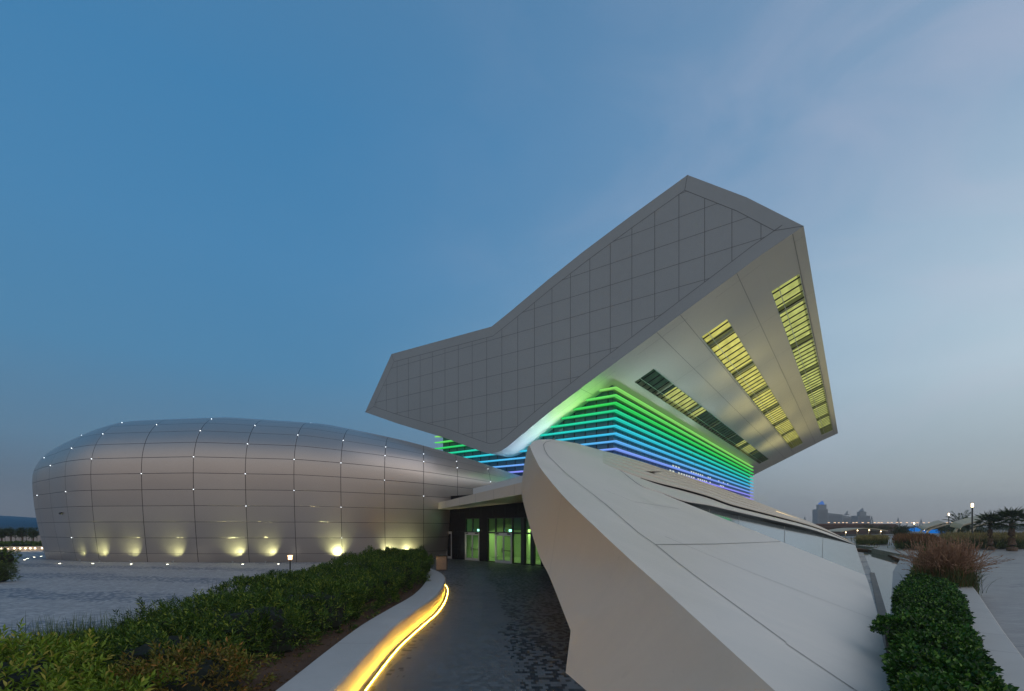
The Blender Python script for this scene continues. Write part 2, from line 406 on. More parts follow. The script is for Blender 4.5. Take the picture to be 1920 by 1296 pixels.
for k in range(-27, 0):
    s = k * 2.22 + .45
    for a, c in clip_line(0, s, ip):
        if c - a > .3: sline((s, a), (s, c))
for k in range(6, 18):
    z = k * 2.1 - .42
    for a, c in clip_line(1, z, ip):
        if c - a > .3: sline((a, z), (c, z), .035)
for i in range(len(ip)): sline(ip[i], ip[(i + 1) % len(ip)])
for i in (0, len(lowf) - 1, len(lowf), len(lowf) + 6):
    sline(poly[i], ip[i])
mb.build('book_shell', [M['shell'], M['joint']], lib)

ls = sorted(lowf); lss = [p[0] for p in ls]; lsz = [p[1] for p in ls]
def zs(s): return float(np.interp(s, lss, lsz))
strips = [(-19.55, -17.35, 50.6, 136.5), (-12.65, -10.1, 50.9, 138.3), (-6.4, -4.0, 51.5, 140.5)]
sg = sorted(set(lss + [k for st in strips for k in st[:2]])); wg = sorted(set([W0, W1] + [k for st in strips for k in st[2:]] + [46, 60, 75, 90, 105, 120]))
mb = MB()
for i in range(len(sg) - 1):
    for j in range(len(wg) - 1):
        sm, wmid = (sg[i] + sg[i + 1]) / 2, (wg[j] + wg[j + 1]) / 2
        if any(a < sm < c and d < wmid < e for a, c, d, e in strips): continue
        q = [(sg[i], wg[j]), (sg[i + 1], wg[j]), (sg[i + 1], wg[j + 1]), (sg[i], wg[j + 1])]
        mb.add([L(s, w, zs(s)) for s, w in q], [(0, 1, 2, 3)], 0, smooth=sm < -24)
def soffline(s0, w0, s1, w1, wd=.032):
    d = (Vector((s1, w1)) - Vector((s0, w0))).normalized(); n_ = Vector((-d.y, d.x)) * wd / 2
    q = [(s0 - n_.x, w0 - n_.y), (s1 - n_.x, w1 - n_.y), (s1 + n_.x, w1 + n_.y), (s0 + n_.x, w0 + n_.y)]
    mb.add([L(s, w, zs(s) - .03) for s, w in q], [(0, 1, 2, 3)], 1)
for s in (-22.8, -14.9, -12.75, -8.05, -3.95): soffline(s, W0, s, W1 if s != -22.8 else 47)
for s0, s1 in ((-28, -22.8), (-22.8, -19.6), (-17.3, -12.7), (-10.1, -6.4), (-4, -3.3), (-16.95, -12.49)): 
    soffline(s0, 45.6, s1, 45.6, .02)
for w in (57, 69, 81, 93, 105, 117, 129, 141):
    for s0, s1 in ((-17.3, -14.4), (-14.4, -12.7), (-10.05, -8.05), (-8.0, -6.45), (-3.95, -3.2)): soffline(s0, w, s1, w, .025)
mb.build('soffit', [M['soffit'], M['jointw']], lib)

# luminous strips in the soffit
def litceil(name, c, base, lo, w0, dark_ranges=None):
    m = bpy.data.materials.new(name); m.use_nodes = True; nt = m.node_tree; nt.nodes.clear()
    e = nd(nt, 'ShaderNodeEmission'); uvn = nd(nt, 'ShaderNodeUVMap'); sp = nd(nt, 'ShaderNodeSeparateXYZ'); nt.links.new(uvn.outputs[0], sp.inputs[0])
    n = noise(nt, 1.0, 3, .6, vec=uvn.outputs[0])
    cb = nd(nt, 'ShaderNodeCombineXYZ'); nt.links.new(mth(nt, 'MULTIPLY', sp.outputs[0], .9), cb.inputs[0]); nt.links.new(mth(nt, 'FLOOR', mth(nt, 'DIVIDE', sp.outputs[1], 1.62)), cb.inputs[1])
    n2 = noise(nt, 1.2, 1, .5, vec=cb.outputs[0])
    s = mth(nt, 'ADD', lo, mth(nt, 'MULTIPLY', mth(nt, 'ADD', mth(nt, 'MULTIPLY', n, .5), mth(nt, 'MULTIPLY', n2, .5)), base))
    e.inputs[0].default_value = c; nt.links.new(s, e.inputs[1])
    o = nd(nt, 'ShaderNodeOutputMaterial'); nt.links.new(e.outputs[0], o.inputs[0]); return m
M['litA'] = litceil('lit_ceiling_yellow', lin((214, 210, 112)), 1.5, .12, 0)
M['litB'] = litceil('lit_ceiling_green', lin((198, 206, 118)), 1.3, .10, 0)
M['litdim'] = litceil('lit_ceiling_dim', lin((52, 78, 62)), 1.1, .05, 0)
M['recess'] = paint('recess_side', c4(.35, .38, .26), .6, .1, 1)
for si, (a, c, d, e) in enumerate(strips):
    za, zc = zs(a), zs(c); n_ = (L(c, d, zc) - L(a, d, za)).cross(WX).normalized()
    if n_.z < 0: n_ = -n_
    up = n_ * 1.3
    st = MB()
    # recess walls
    A0, A1, C0, C1_ = L(a, d, za), L(a, e, za), L(c, d, zc), L(c, e, zc)
    for p, q in ((A0, A1), (C0, C1_), (A0, C0), (A1, C1_)): st.add([p, q, q + up, p + up], [(0, 1, 2, 3)], 0)
    root = st.build('soffit_window', [M['recess']], lib)
    segs = [(d, e, 'litA')] if si == 1 else [(d, e, 'litB')] if si == 2 else [(d, 62, 'litdim'), (62, 77.5, 'litB'), (77.5, 109, 'litdim'), (109, 124, 'litB'), (124, e, 'litdim')]
    cl = MB(); mats = [M['litA'], M['litB'], M['litdim']]; ix = {'litA': 0, 'litB': 1, 'litdim': 2}
    for w0, w1, mm in segs:
        cl.add([L(a, w0, za) + up, L(c, w0, zc) + up, L(c, w1, zc) + up, L(a, w1, zc if False else za) + up], [(0, 1, 2, 3)], ix[mm], uvs=[(0, w0), (c - a, w0), (c - a, w1), (0, w1)])
    cl.build('lit_ceiling', mats, root)
    w = 54.7 + (0 if si == 1 else 3.2)
    while w < e - 1:
        MB().obox(L(a + .02, w, za + .02) + n_ * .35, L(c - .02, w, zc) - L(a + .02, w, za), WX * .75, n_ * .45).build('cross_beam', M['recess'], root); w += 13
    sl = MB(); w = d + .9
    while w < e - .3:
        sl.obox(L(a, w, za) + n_ * .05, L(c, w, zc) - L(a, w, za), WX * .07, n_ * .12); w += 1.62
    sl.build('glazing_bar', M['darkmetal'], root)
    t = .27; ln = MB(); sm = a + (c - a) * t
    ln.obox(L(sm, d, zs(sm)) + n_ * .03, AX * .05, WX * (e - d), n_ * .1)
    for k in (a, c - .06): ln.obox(L(k, d, zs(k)) - n_ * .015, AX * .06, WX * (e - d), n_ * .08)
    ln.build('window_frame', M['alu'], root)

# glass block with glowing fins
CS, CW = -20.9, 47.9                       # glass planes
SL, WE, ZB, ZT = -45.6, 131.2, 8.6, 19.0
gm, nt, b = newmat('block_glazing')
uvn = nd(nt, 'ShaderNodeUVMap'); sp = nd(nt, 'ShaderNodeSeparateXYZ'); nt.links.new(uvn.outputs[0], sp.inputs[0])
fu = mth(nt, 'FRACT', mth(nt, 'DIVIDE', sp.outputs[0], 1.35)); fv = mth(nt, 'FRACT', mth(nt, 'DIVIDE', mth(nt, 'SUBTRACT', sp.outputs[1], 8.8), .8))
mul = mth(nt, 'LESS_THAN', fu, .10)
cell = nd(nt, 'ShaderNodeCombineXYZ'); nt.links.new(mth(nt, 'FLOOR', mth(nt, 'DIVIDE', sp.outputs[0], 1.35)), cell.inputs[0]); nt.links.new(mth(nt, 'FLOOR', mth(nt, 'DIVIDE', mth(nt, 'SUBTRACT', sp.outputs[1], 8.8), .8)), cell.inputs[1])
wz = nd(nt, 'ShaderNodeTexWhiteNoise', noise_dimensions='2D'); nt.links.new(cell.outputs[0], wz.inputs[0])
bc = mix(nt, wz.outputs[0], c4(.035, .12, .155), c4(.06, .18, .22))
bc = mix(nt, mul, bc, c4(.006, .012, .016))
nt.links.new(bc, b.inputs['Base Color']); b.inputs['Roughness'].default_value = .22; b.inputs['Metallic'].default_value = .1
# lit rooms low on the long side
inr = mth(nt, 'MULTIPLY', mth(nt, 'GREATER_THAN', sp.outputs[0], 19.0), mth(nt, 'LESS_THAN', sp.outputs[0], 62.0))
inz = mth(nt, 'MULTIPLY', mth(nt, 'GREATER_THAN', sp.outputs[1], 10.4), mth(nt, 'LESS_THAN', sp.outputs[1], 12.0))
on = mth(nt, 'GREATER_THAN', wz.outputs[0], .50)
pane = mth(nt, 'MULTIPLY', mth(nt, 'GREATER_THAN', fu, .35), mth(nt, 'MULTIPLY', mth(nt, 'GREATER_THAN', fv, .22), mth(nt, 'LESS_THAN', fv, .72)))
es = mth(nt, 'MULTIPLY', mth(nt, 'MULTIPLY', mth(nt, 'MULTIPLY', inr, inz), on), pane)
b.inputs['Emission Color'].default_value = lin((225, 226, 190)); nt.links.new(mth(nt, 'MULTIPLY', es, .75), b.inputs['Emission Strength'])
mb = MB()
mb.add([L(CS, CW, ZB), L(CS, WE, ZB), L(CS, WE, 18.1), L(CS, CW, 18.1)], [(0, 1, 2, 3)], 0, uvs=[(0, ZB), (WE - CW, ZB), (WE - CW, 18.1), (0, 18.1)])
mb.add([L(SL, CW, ZB), L(CS, CW, ZB), L(CS, CW, 18.1), L(SL, CW, 18.1)], [(0, 1, 2, 3)], 0, uvs=[(200, ZB), (200 + CS - SL, ZB), (200 + CS - SL, 18.1), (200, 18.1)])
mb.add([L(SL, CW, ZB), L(SL, WE, ZB), L(SL, WE, 18.1), L(SL, CW, 18.1)], [(0, 1, 2, 3)], 0, uvs=[(300, ZB), (300 + WE - CW, ZB), (300 + WE - CW, 18.1), (300, 18.1)])
mb.add([L(SL, WE, ZB), L(CS, WE, ZB), L(CS, WE, 18.1), L(SL, WE, 18.1)], [(0, 1, 2, 3)], 0)
mb.build('glass_block', gm, lib)
for k in (0, 24):                                  # vertical frame joints of the block
    pass
fm = bpy.data.materials.new('led_fin'); fm.use_nodes = True; nt = fm.node_tree; nt.nodes.clear()
uvn = nd(nt, 'ShaderNodeUVMap'); sp = nd(nt, 'ShaderNodeSeparateXYZ'); nt.links.new(uvn.outputs[0], sp.inputs[0])
fr = ramp([(0, (150, 205, 100)), (.1, (105, 222, 100)), (.2, (50, 210, 90)), (.3, (35, 210, 150)), (.4, (40, 205, 205)), (.5, (60, 190, 232)), (.6, (98, 172, 240)), (.7, (130, 150, 246)), (.8, (150, 132, 246)), (.9, (150, 125, 240)), (1, (165, 140, 245))], sp.outputs[0], nt)
e = nd(nt, 'ShaderNodeEmission'); nt.links.new(fr.outputs[0], e.inputs[0]); nt.links.new(sp.outputs[1], e.inputs[1])
oo = nd(nt, 'ShaderNodeOutputMaterial'); nt.links.new(e.outputs[0], oo.inputs[0])
FS, FW = -20.15, 47.1                       # outer line of the fins
for k in range(11):
    z = 17.55 - .8 * k; ce = .05 + k * .078; cl = max(0.02, ce - .24); th = .135
    mb = MB()
    def arm(p0, p1, q0, q1, c0, c1):               # p outer edge, q inner edge
        upv = Vector((0, 0, th))
        for (pa, pb, hi, st) in (('f', 0, 0, 0),):
            # front lip, bright
            mb.add([p0, p1, p1 + upv, p0 + upv], [(0, 1, 2, 3)], 0, uvs=[(c0, 1.15), (c1, 1.15), (c1, 1.15), (c0, 1.15)])
            # underside and top, dimmer
            mid0, mid1 = p0.lerp(q0, .55), p1.lerp(q1, .55)
            mb.add([p0, p1, mid1, mid0], [(0, 1, 2, 3)], 0, uvs=[(c0, .9), (c1, .9), (c1, .9), (c0, .9)])
            mb.add([mid0, mid1, q1, q0], [(0, 1, 2, 3)], 0, uvs=[(c0, .20), (c1, .20), (c1, .20), (c0, .20)])
            mb.add([p0 + upv, p1 + upv, q1 + upv, q0 + upv], [(0, 1, 2, 3)], 0, uvs=[(c0, .8), (c1, .8), (c1, .8), (c0, .8)])
    arm(L(FS, FW, z), L(FS, WE + .8, z), L(CS, CW, z), L(CS, WE, z), ce, ce)
    arm(L(FS, FW, z), L(SL - .8, FW, z), L(CS, CW, z), L(SL, CW, z), ce, cl)
    f_ = mb.build('led_fin', fm, lib)
# small grazing spots that wash the rounded edge of the overhang beside the fins
for k in range(10):
    s_ = -21.6 - 1.42 * k; t = k / 9
    cc = ((.40, 1, .16), (.55, 1, .30), (.62, .95, .85), (.58, .80, 1), (.35, .75, 1))[min(4, int(t * 5))]
    p_ = L(s_, 46.35, max(9.6, zs(s_) - 1.5 - .5 * t))
    lamp('grazer', 'SPOT', p_, lib, 42 + 75 * math.sin(math.pi * min(1, t * 1.0 + .05)), cc, target=L(s_ - .6, 45.3, zs(s_)), spot=R(150), blend=.8, radius=.06)

# ------------------------------------------------------------------ podium with the tilted wing
PA, PD, PC = Vector((7.55, 9.44, .03)), Vector((23.5, 32, .03)), Vector((1.24, 28, 8.18))
PN = (PD - PA).cross(PC - PA).normalized()
def onP(u, v, off=0.0):
    d = Vector(((u - 960) / F, 1, (HOR - v) / F)); o = Vector((0, 0, CZ))
    t = (PA + PN * off - o).dot(PN) / d.dot(PN); return o + d * t
f1, f2 = onP(1447, 1290), onP(1291, 1147.5)
dd = (f1 - f2); E0 = f1 + dd * (f1.z / -dd.z) if dd.z < 0 else f1 + dd
fold = [E0] + [onP(*q) for q in ((1447, 1290), (1291, 1147.5), (1240, 1101), (1182.5, 1050), (1119, 991), (1055, 929), (1016, 881.6), (1005, 863), (997.5, 847), (994, 836), (998, 828.5), (1008, 824.5))]
lowc = [Vector((E0.x - .1, E0.y, 0)), Vector((1.9, 7.3, 0)), Vector((1.16, 10.4, 0)), P(1070, 1183, 11.0), P(1031, 1083, 14.4), P(1012, 1044.6, 17), P(995, 993, 21), P(982, 946, 28), P(979, 931, 31), P(977.6, 917, 31.5), P(979, 900, 31.5), P(984, 865, 31), P(990, 838, 30)]
topsil = [onP(*q) for q in ((1008, 824.5), (1033, 823.7), (1056, 827), (1080.6, 831), (1119, 842), (1130, 845))]
rightb = [onP(*q) for q in ((1130, 868), (1160, 881), (1201, 896), (1201, 911), (1240, 925), (1272, 938), (1463, 1015), (1623, 1079), (1655, 1165), (1680, 1290))] + [Vector((6.2, 6.2, .03)), Vector((5.2, 4.4, .03))]
Tpts = [fold[0], fold[1], fold[2]] + [Vector(p) for p in crom([tuple(p) for p in fold[3:]], 5)] + topsil[1:] + rightb
mb = MB()
mb.add(Tpts, [tuple(range(len(Tpts) - 1, -1, -1))], 0)
def pline(px, wd=.03, m=1, off=.012):
    pts = [onP(u, v, off) for u, v in px]
    for i in range(len(pts) - 1):
        d = (pts[i + 1] - pts[i]).normalized(); n_ = PN.cross(d) * wd / 2
        mb.add([pts[i] - n_, pts[i + 1] - n_, pts[i + 1] + n_, pts[i] + n_], [(0, 1, 2, 3)], m)
pline([(1033, 826.5), (1023, 829), (1019, 834), (1021, 843), (1027, 853.7), (1061, 887.5), (1097.5, 915.6), (1137, 946.5), (1198.7, 1000), (1229.7, 1021), (1265, 1050), (1303, 1079), (1475, 1204.5)], .035)
pline([(1474, 1206.5), (1600, 1291), (1720, 1375)], .035)
pline([(1229.7, 1021), (1340, 1020), (1463, 1015.5)], .03)
pline([(1246.6, 1005.6), (1351, 1050), (1418, 1077), (1530, 1120), (1647, 1164)], .02)
pline([(1131, 918), (1190, 941), (1272, 953.6)], .02)
mb.build('wing_top', [M['wing'], M['jointw']], lib)
def dens_(c, n): return [Vector(p) for p in crom([tuple(p) for p in c], n)]
fd = [fold[0], fold[1], fold[2]] + dens_(fold[3:], 5); lc = [lowc[0], lowc[1], lowc[2]] + dens_(lowc[3:], 5)
mb = MB(); K = 8; g_ = []
for p, q in zip(fd, lc):
    for k in range(K + 1): g_.append(p.lerp(q, k / K))
mb.add(g_, [(i * (K + 1) + k, (i + 1) * (K + 1) + k, (i + 1) * (K + 1) + k + 1, i * (K + 1) + k + 1) for i in range(len(fd) - 1) for k in range(K)], 0, smooth=True)
a_, b_ = fold[6], lowc[4]
nn = Vector((-1, -.25, 0)).normalized() * .03
mb.add([a_ + nn, a_ + nn + Vector((0, .035, 0)), b_ + nn + Vector((0, .035, 0)), b_ + nn], [(0, 1, 2, 3)], 1)
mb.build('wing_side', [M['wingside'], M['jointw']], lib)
mb = MB()                                           # underside and inner fill behind the prow
inn = [Vector((p.x + 3.5, p.y + (2 if i > 2 else 0), 0 if i < 9 else 5.0)) for i, p in enumerate(lowc)]
mb.strip(lowc[2:], inn[2:], 0)
mb.build('wing_underside', M['beige'], lib)

# stepped roof bands running back from the wing
UU = [1130, 1160, 1201, 1240, 1283, 1330, 1373, 1440, 1514, 1560, 1603]
def brow(vv, yy): return [P(u, v, y) for u, v, y in zip(UU, vv, yy)]
YP = [onP(u, v).y for u, v in ((1130, 868), (1160, 881), (1201, 896))]
c1k = brow([845, 853, 865, 878, 892, 908, 923, 950, 979, 999, 1020], [onP(1130, 845).y, 47, 50, 53, 56, 58.5, 60.5, 62.5, 63, 62, 60])
c2k = brow([868, 881, 896, 907, 917.5, 931, 946.5, 964, 984, 1000.5, 1020.6], YP + [34.5, 37.5, 41, 44.5, 49, 53.5, 56, 58])
c2b = brow([868, 881, 896.6, 909.2, 920.5, 934.5, 950, 966.8, 986, 1001.6, 1021], [YP[0], YP[1] + .1, YP[2] + .2, 35.3, 38.4, 41.9, 45.4, 49.8, 54.2, 56.5, 58.1])
Y3 = [onP(u, v).y for u, v in ((1201, 911), (1240, 925), (1283, 942))]
c3k = brow([868, 881, 911, 925, 940, 948, 958, 973.5, 991, 1005.5, 1021.2], [YP[0], YP[1], Y3[0], Y3[1], Y3[2], 32, 36, 42, 47.5, 52, 57])
c3b = brow([868, 881, 911, 925.5, 943, 954.5, 964.5, 979.5, 996, 1008.5, 1021.6], [YP[0], YP[1], Y3[0], Y3[1] + .1, Y3[2] + .5, 32.7, 36.8, 42.8, 48.2, 52.5, 57.1])
def dz(c): return [Vector(p) for p in crom([tuple(p) for p in c], 5)]
c1r, c2r, c2r2, c3r, c3r2 = dz(c1k), dz(c2k), dz(c2b), dz(c3k), dz(c3b); N_ = len(c1r)
def steps(A, B, n, drop, name, mat):
    mb = MB()
    for k in range(n):
        t0, t1 = k / n, (k + 1) / n
        wv = [min(1, i / 12) * min(1, (N_ - 1 - i) / 10) for i in range(N_)]
        p = [A[i].lerp(B[i], t0) for i in range(N_)]
        q = [A[i].lerp(B[i], t1 - .10 / n) + Vector((0, 0, drop * wv[i])) for i in range(N_)]
        r_ = [A[i].lerp(B[i], t1) + Vector((0, 0, drop * .55 * wv[i])) for i in range(N_)]
        e_ = [A[i].lerp(B[i], t1) for i in range(N_)]
        mb.strip(p, q, 0, smooth=True); mb.strip(q, r_, 0, smooth=True); mb.strip(r_, e_, 0, smooth=True)
    return mb.build(name, mat, lib)
M['band'] = paint('band_lit_warm', c4(.60, .545, .46), .45, .06, .3)  # wing cladding tinted beige, the warm light on the bands put into the colour
steps(c1r, c2r, 5, .20, 'roof_band', M['band'])
steps(c2r2, c3r, 1, .10, 'roof_band', M['wing'])
mb = MB(); mb.strip(c2r, c2r2, 0); mb.build('band_lip_shade', M['darkmetal'], lib)  # dark strip painting the shadow beneath the upper band's lip
mb = MB()
q = [c1r[i].lerp(c2r[i], .40) + Vector((0, -.06, .12 * min(1, (N_ - 1 - i) / 10))) for i in range(36, N_ - 2)]
mb.strip(q, [p + Vector((0, -.04, -.08)) for p in q], 0); mb.build('cove_light', M['ledsoft'], lib)
# glass skirt
gl, nt, b = newmat('skirt_glass')
b.inputs['Roughness'].default_value = .07; b.inputs['Metallic'].default_value = .5
nt.links.new(mix(nt, mth(nt, 'MULTIPLY', noise(nt, .12, 2), 1.0, clamp=True), c4(.24, .28, .27), c4(.34, .38, .37)), b.inputs['Base Color'])
gu_ = [1201, 1240, 1283, 1330, 1373, 1440, 1514, 1560, 1623]; gv_ = [911, 925.5, 943.5, 962, 979, 1005.8, 1035.5, 1054, 1079]
i0 = 10
bl = [onP(u, v, -.03) for u, v in zip(gu_, gv_)]; bl = dz(bl)
mb = MB(); mb.strip(c3r2[i0:], bl, 0, smooth=True); mb.build('glass_skirt', gl, lib)
mb = MB()
for i in range(i0 + 9, N_ - 2, 6):
    p, q2 = c3r2[i], bl[i - i0]; d = (c3r2[i + 1] - c3r2[i]).normalized() * .05; n_ = d.cross(q2 - p).normalized() * .02
    if n_.z < 0: n_ = -n_
    mb.add([p + n_, p + d + n_, q2 + d + n_, q2 + n_], [(0, 1, 2, 3)], 0)
mb.build('glass_joint', M['jointw'], lib)
mb = MB(); mb.strip(c3r, c3r2, 0); mb.build('band_lip_shade', M['darkmetal'], lib)  # dark strip painting the shadow beneath the lower band's lip
up_ = c3r2
mb = MB()                                          # end of the skirt at the water, and the low wall below
e1 = c3r[-1]; e2 = Vector((23.9, 32, -.5)); e3 = Vector((40.5, 56.5, -.5))
mb.add([up_[-1], bl[-1], e2, e3, c1r[-1]], [(0, 1, 2, 3, 4)], 0)
mb.build('podium_end', M['beige'], lib)
mb = MB()
for a, c in (((7.5, 9.5), (12.1, 15.8)), ((12.1, 15.8), (24.0, 32.2))):
    d = (Vector(c) - Vector(a)).normalized(); n_ = Vector((d.y, -d.x)) * .26
    mb.prism([a, (a[0] + n_.x, a[1] + n_.y), (c[0] + n_.x, c[1] + n_.y), c], -.5, .035)
mb.build('stone_edge', M['granite'], lib)
for k, w in enumerate((51, 64, 80, 98, 118)):
    c = L(-15.3 - .5 * k, w, 8.7); mb = MB().box(c - Vector((0, 0, .55)), (.5, .35, .3), .6); mb.build('floodlight', M['darkmetal'], lib)
    lamp('flood', 'SPOT', c - Vector((0, 0, .2)), lib, (2200, 4200, 6000, 7500, 8000)[k], (1.0, .87, .34), target=L(1, w + 3, 27), spot=R(104), blend=1.0, radius=1.0)
for w in (50, 60, 72):
    lamp('flood', 'AREA', L(-19.0, w, 11.0), lib, 110, (.78, .97, 1.0), target=L(-17, w + 2, 20), size=.5, spread=R(120))
# roof surface of the podium between the bands and the glass block (closes the view from the side)
mb = MB(); back = [Vector((p.x - .2, p.y + .1, p.z - .15)) for p in c1r]
mb.strip(back, [L(-20.9, 47.9 + (131 - 47.9) * i / (N_ - 1), 9.2 - 0 * i) for i in range(N_)], 0)
mb.add([topsil[0] - Vector((0, 0, .1)), topsil[3] - Vector((0, 0, .1)), c1r[0] - Vector((0, 0, .1)), L(-20.9, 47.9, 9.2), L(-28, 47.9, 9.2)], [(0, 1, 2, 3, 4)], 0)
mb.build('podium_roof', M['beige'], lib)
# ------------------------------------------------------------------ rounded metal-clad auditorium
dome = empty('auditorium_building', (-22, 55, 0), 'rounded pebble shaped building clad in bronze grey metal panels, lit from below', 'building')
plan = [(-45.7, 46), (-44.3, 44.7), (-42.05, 43.6), (-39.3, 42.2), (-36.25, 41.3), (-31.5, 40.8), (-26.9, 40.5), (-22.5, 40.5), (-18.45, 40.6), (-14.7, 41.2), (-11.26, 42.4), (-8.1, 44), (-5.26, 46.4), (-2.2, 49.3), (.8, 52.3), (3.6, 56), (4.6, 61), (2, 67), (-6, 71.5), (-13, 72.5), (-18.5, 73), (-24, 72.3), (-29.5, 70.3), (-34.5, 67.5), (-39, 64), (-42.8, 60), (-45.4, 55.5), (-46.4, 50.5)]
NS = 6
pl = crom([plan[-1]] + plan + plan[:2], NS)[NS:-NS]
pl = pl[:NS * len(plan)]
spine0, spine1 = np.array((-37., 54.)), np.array((-5., 60.))
def spine(p):
    d = spine1 - spine0; t = np.clip(np.dot(p - spine0, d) / np.dot(d, d), 0, 1); return spine0 + d * t
rows = []
for z, rc in ((0, 0), (.37, .5), (.74, 1), (1.4, 1.5), (2.11, 2), (2.8, 2.5), (3.48, 3), (4.16, 3.5), (4.85, 4), (5.5, 4.5), (6.22, 5), (6.9, 5.5), (7.59, 6)):
    rows.append((z, .95 * (max(0, 8 - z) / 8) ** 1.8, rc))
nn_ = 2.25; prev = (7.59, 0); rc = 6.0
for k in range(1, 19):
    th = k / 18 * math.pi / 2
    z = 7.8 + 5.8 * math.sin(th) ** (2 / nn_); ins = 8.0 * (1 - math.cos(th) ** (2 / nn_)) if k < 18 else 8.0
    rc += math.hypot(z - prev[0], ins - prev[1]) / 1.37; prev = (z, ins); rows.append((z, ins, rc))
rows.append((13.72, 11, rc + 2)); rows.append((13.8, 14, rc + 4))
def ztop(x): return float(np.interp(x, [-46, -44, -41, -37, -27, -18, -11, -5, 0, 5], [11.6, 12.2, 13.0, 13.5, 13.7, 13.1, 11.9, 10.7, 9.6, 8.6]))
def dpt(i, r):
    p = pl[i % len(pl)]; z, ins, _ = rows[r]; sp_ = spine(p); d = sp_ - p; ln = np.linalg.norm(d)
    q = p + d / ln * min(ins, ln * .98 * min(1, ins / 8 + .3) if ins < 8 else ln * (.75 + .02 * (ins - 8)))
    s = ztop(q[0]) / 13.6; zz_ = z * (1 - (1 - s) * (z / 13.6) ** 1.4)
    return Vector((q[0], q[1], zz_))
n_ = len(pl); mb = MB()
grid = [[dpt(i, r) for i in range(n_ + 1)] for r in range(len(rows))]
uvg = []
vv = []
for r in range(len(rows)):
    for i in range(n_ + 1): vv.append(grid[r][i]); uvg.append((i / NS, rows[r][2]))
fs = [(r * (n_ + 1) + i, r * (n_ + 1) + i + 1, (r + 1) * (n_ + 1) + i + 1, (r + 1) * (n_ + 1) + i) for r in range(len(rows) - 1) for i in range(n_)]
mb.add(vv, fs, 0, uvg, smooth=True)
mb.add(grid[-1][:-1], [tuple(range(n_))], 0)
dm, nt, b = newmat('bronze_cladding')
uvn = nd(nt, 'ShaderNodeUVMap'); sp = nd(nt, 'ShaderNodeSeparateXYZ'); nt.links.new(uvn.outputs[0], sp.inputs[0])
def edge_d(x, off=0.0):                             # distance to nearest integer line
    f = mth(nt, 'FRACT', mth(nt, 'ADD', x, .5 + off)); return mth(nt, 'ABSOLUTE', mth(nt, 'SUBTRACT', f, .5))
du = edge_d(sp.outputs[0], 0.0); dv = edge_d(sp.outputs[1])
line = mth(nt, 'MAXIMUM', mth(nt, 'LESS_THAN', du, .0065), mth(nt, 'LESS_THAN', dv, .016))
cell = nd(nt, 'ShaderNodeCombineXYZ'); nt.links.new(mth(nt, 'FLOOR', sp.outputs[0]), cell.inputs[0]); nt.links.new(mth(nt, 'FLOOR', sp.outputs[1]), cell.inputs[1])
wz = nd(nt, 'ShaderNodeTexWhiteNoise', noise_dimensions='2D'); nt.links.new(cell.outputs[0], wz.inputs[0])
pc = mix(nt, wz.outputs[0], c4(.52, .47, .435), c4(.575, .52, .48))
pc = mix(nt, mth(nt, 'MULTIPLY', noise(nt, .35, 4), .35), pc, c4(.42, .375, .36))
nt.links.new(mix(nt, line, pc, c4(.10, .09, .088)), b.inputs['Base Color'])
b.inputs['Metallic'].default_value = .85
nt.links.new(mth(nt, 'ADD', .36, mth(nt, 'MULTIPLY', wz.outputs[0], .06)), b.inputs['Roughness'])
bp = nd(nt, 'ShaderNodeBump'); bp.inputs['Strength'].default_value = .5; bp.inputs['Distance'].default_value = .03; bp.invert = True
nt.links.new(line, bp.inputs['Height']); nt.links.new(bp.outputs[0], b.inputs['Normal'])
mb.build('shell', dm, dome)
# small accent lights at panel corners (column, row)
vis = [(1, 5), (1, 8), (2, 10), (2, 7), (2, 12), (3, 11), (3, 5), (3, 2), (4, 9), (4, 7), (4, 11), (5, 13), (5, 6), (6, 13), (6, 9), (6, 7), (6, 5), (6, 11), (7, 10), (7, 8), (7, 6), (7, 4), (8, 9), (8, 7), (8, 5), (8, 13), (9, 9), (9, 7), (9, 4), (9, 2), (10, 9), (10, 8), (10, 6), (11, 9), (11, 8), (11, 5), (12, 8), (13, 7), (12, 9), (13, 9), (3, 8), (5, 10), (14, 8)]
def drow(i, rcv):
    k = 0
    while k < len(rows) - 2 and rows[k + 1][2] < rcv: k += 1
    t = (rcv - rows[k][2]) / (rows[k + 1][2] - rows[k][2]); a = grid[k][i].lerp(grid[k + 1][i], t)
    nrm = (grid[k + 1][i] - grid[k][i]).cross(grid[k][(i + 1) % n_] - grid[k][i]).normalized()
    if nrm.dot(Vector((-20, 56, 6)) - a) > 0: nrm = -nrm
    return a, nrm
for c, r in vis:
    p, nrm = drow(c * NS, r)
    q = nrm.to_track_quat('Z', 'Y').to_matrix(); mb = MB(); rr = .026
    ring = [p + q @ Vector((math.cos(t) * rr, math.sin(t) * rr, .0)) for t in np.linspace(0, 2 * math.pi, 7)[:-1]]
    mb.add(ring + [x + nrm * .04 for x in ring], [(6, 7, 8, 9, 10, 11)] + [(i, (i + 1) % 6, 6 + (i + 1) % 6, 6 + i) for i in range(6)], 0)
    mb.build('accent_light', M['accent'], dome)
# dark camera fitting
p, nrm = drow(int(2.7 * NS), 3.6)
MB().tube([p, p + nrm * .2], [.12, .09], 10).build('camera_fitting', M['darkmetal'], dome)

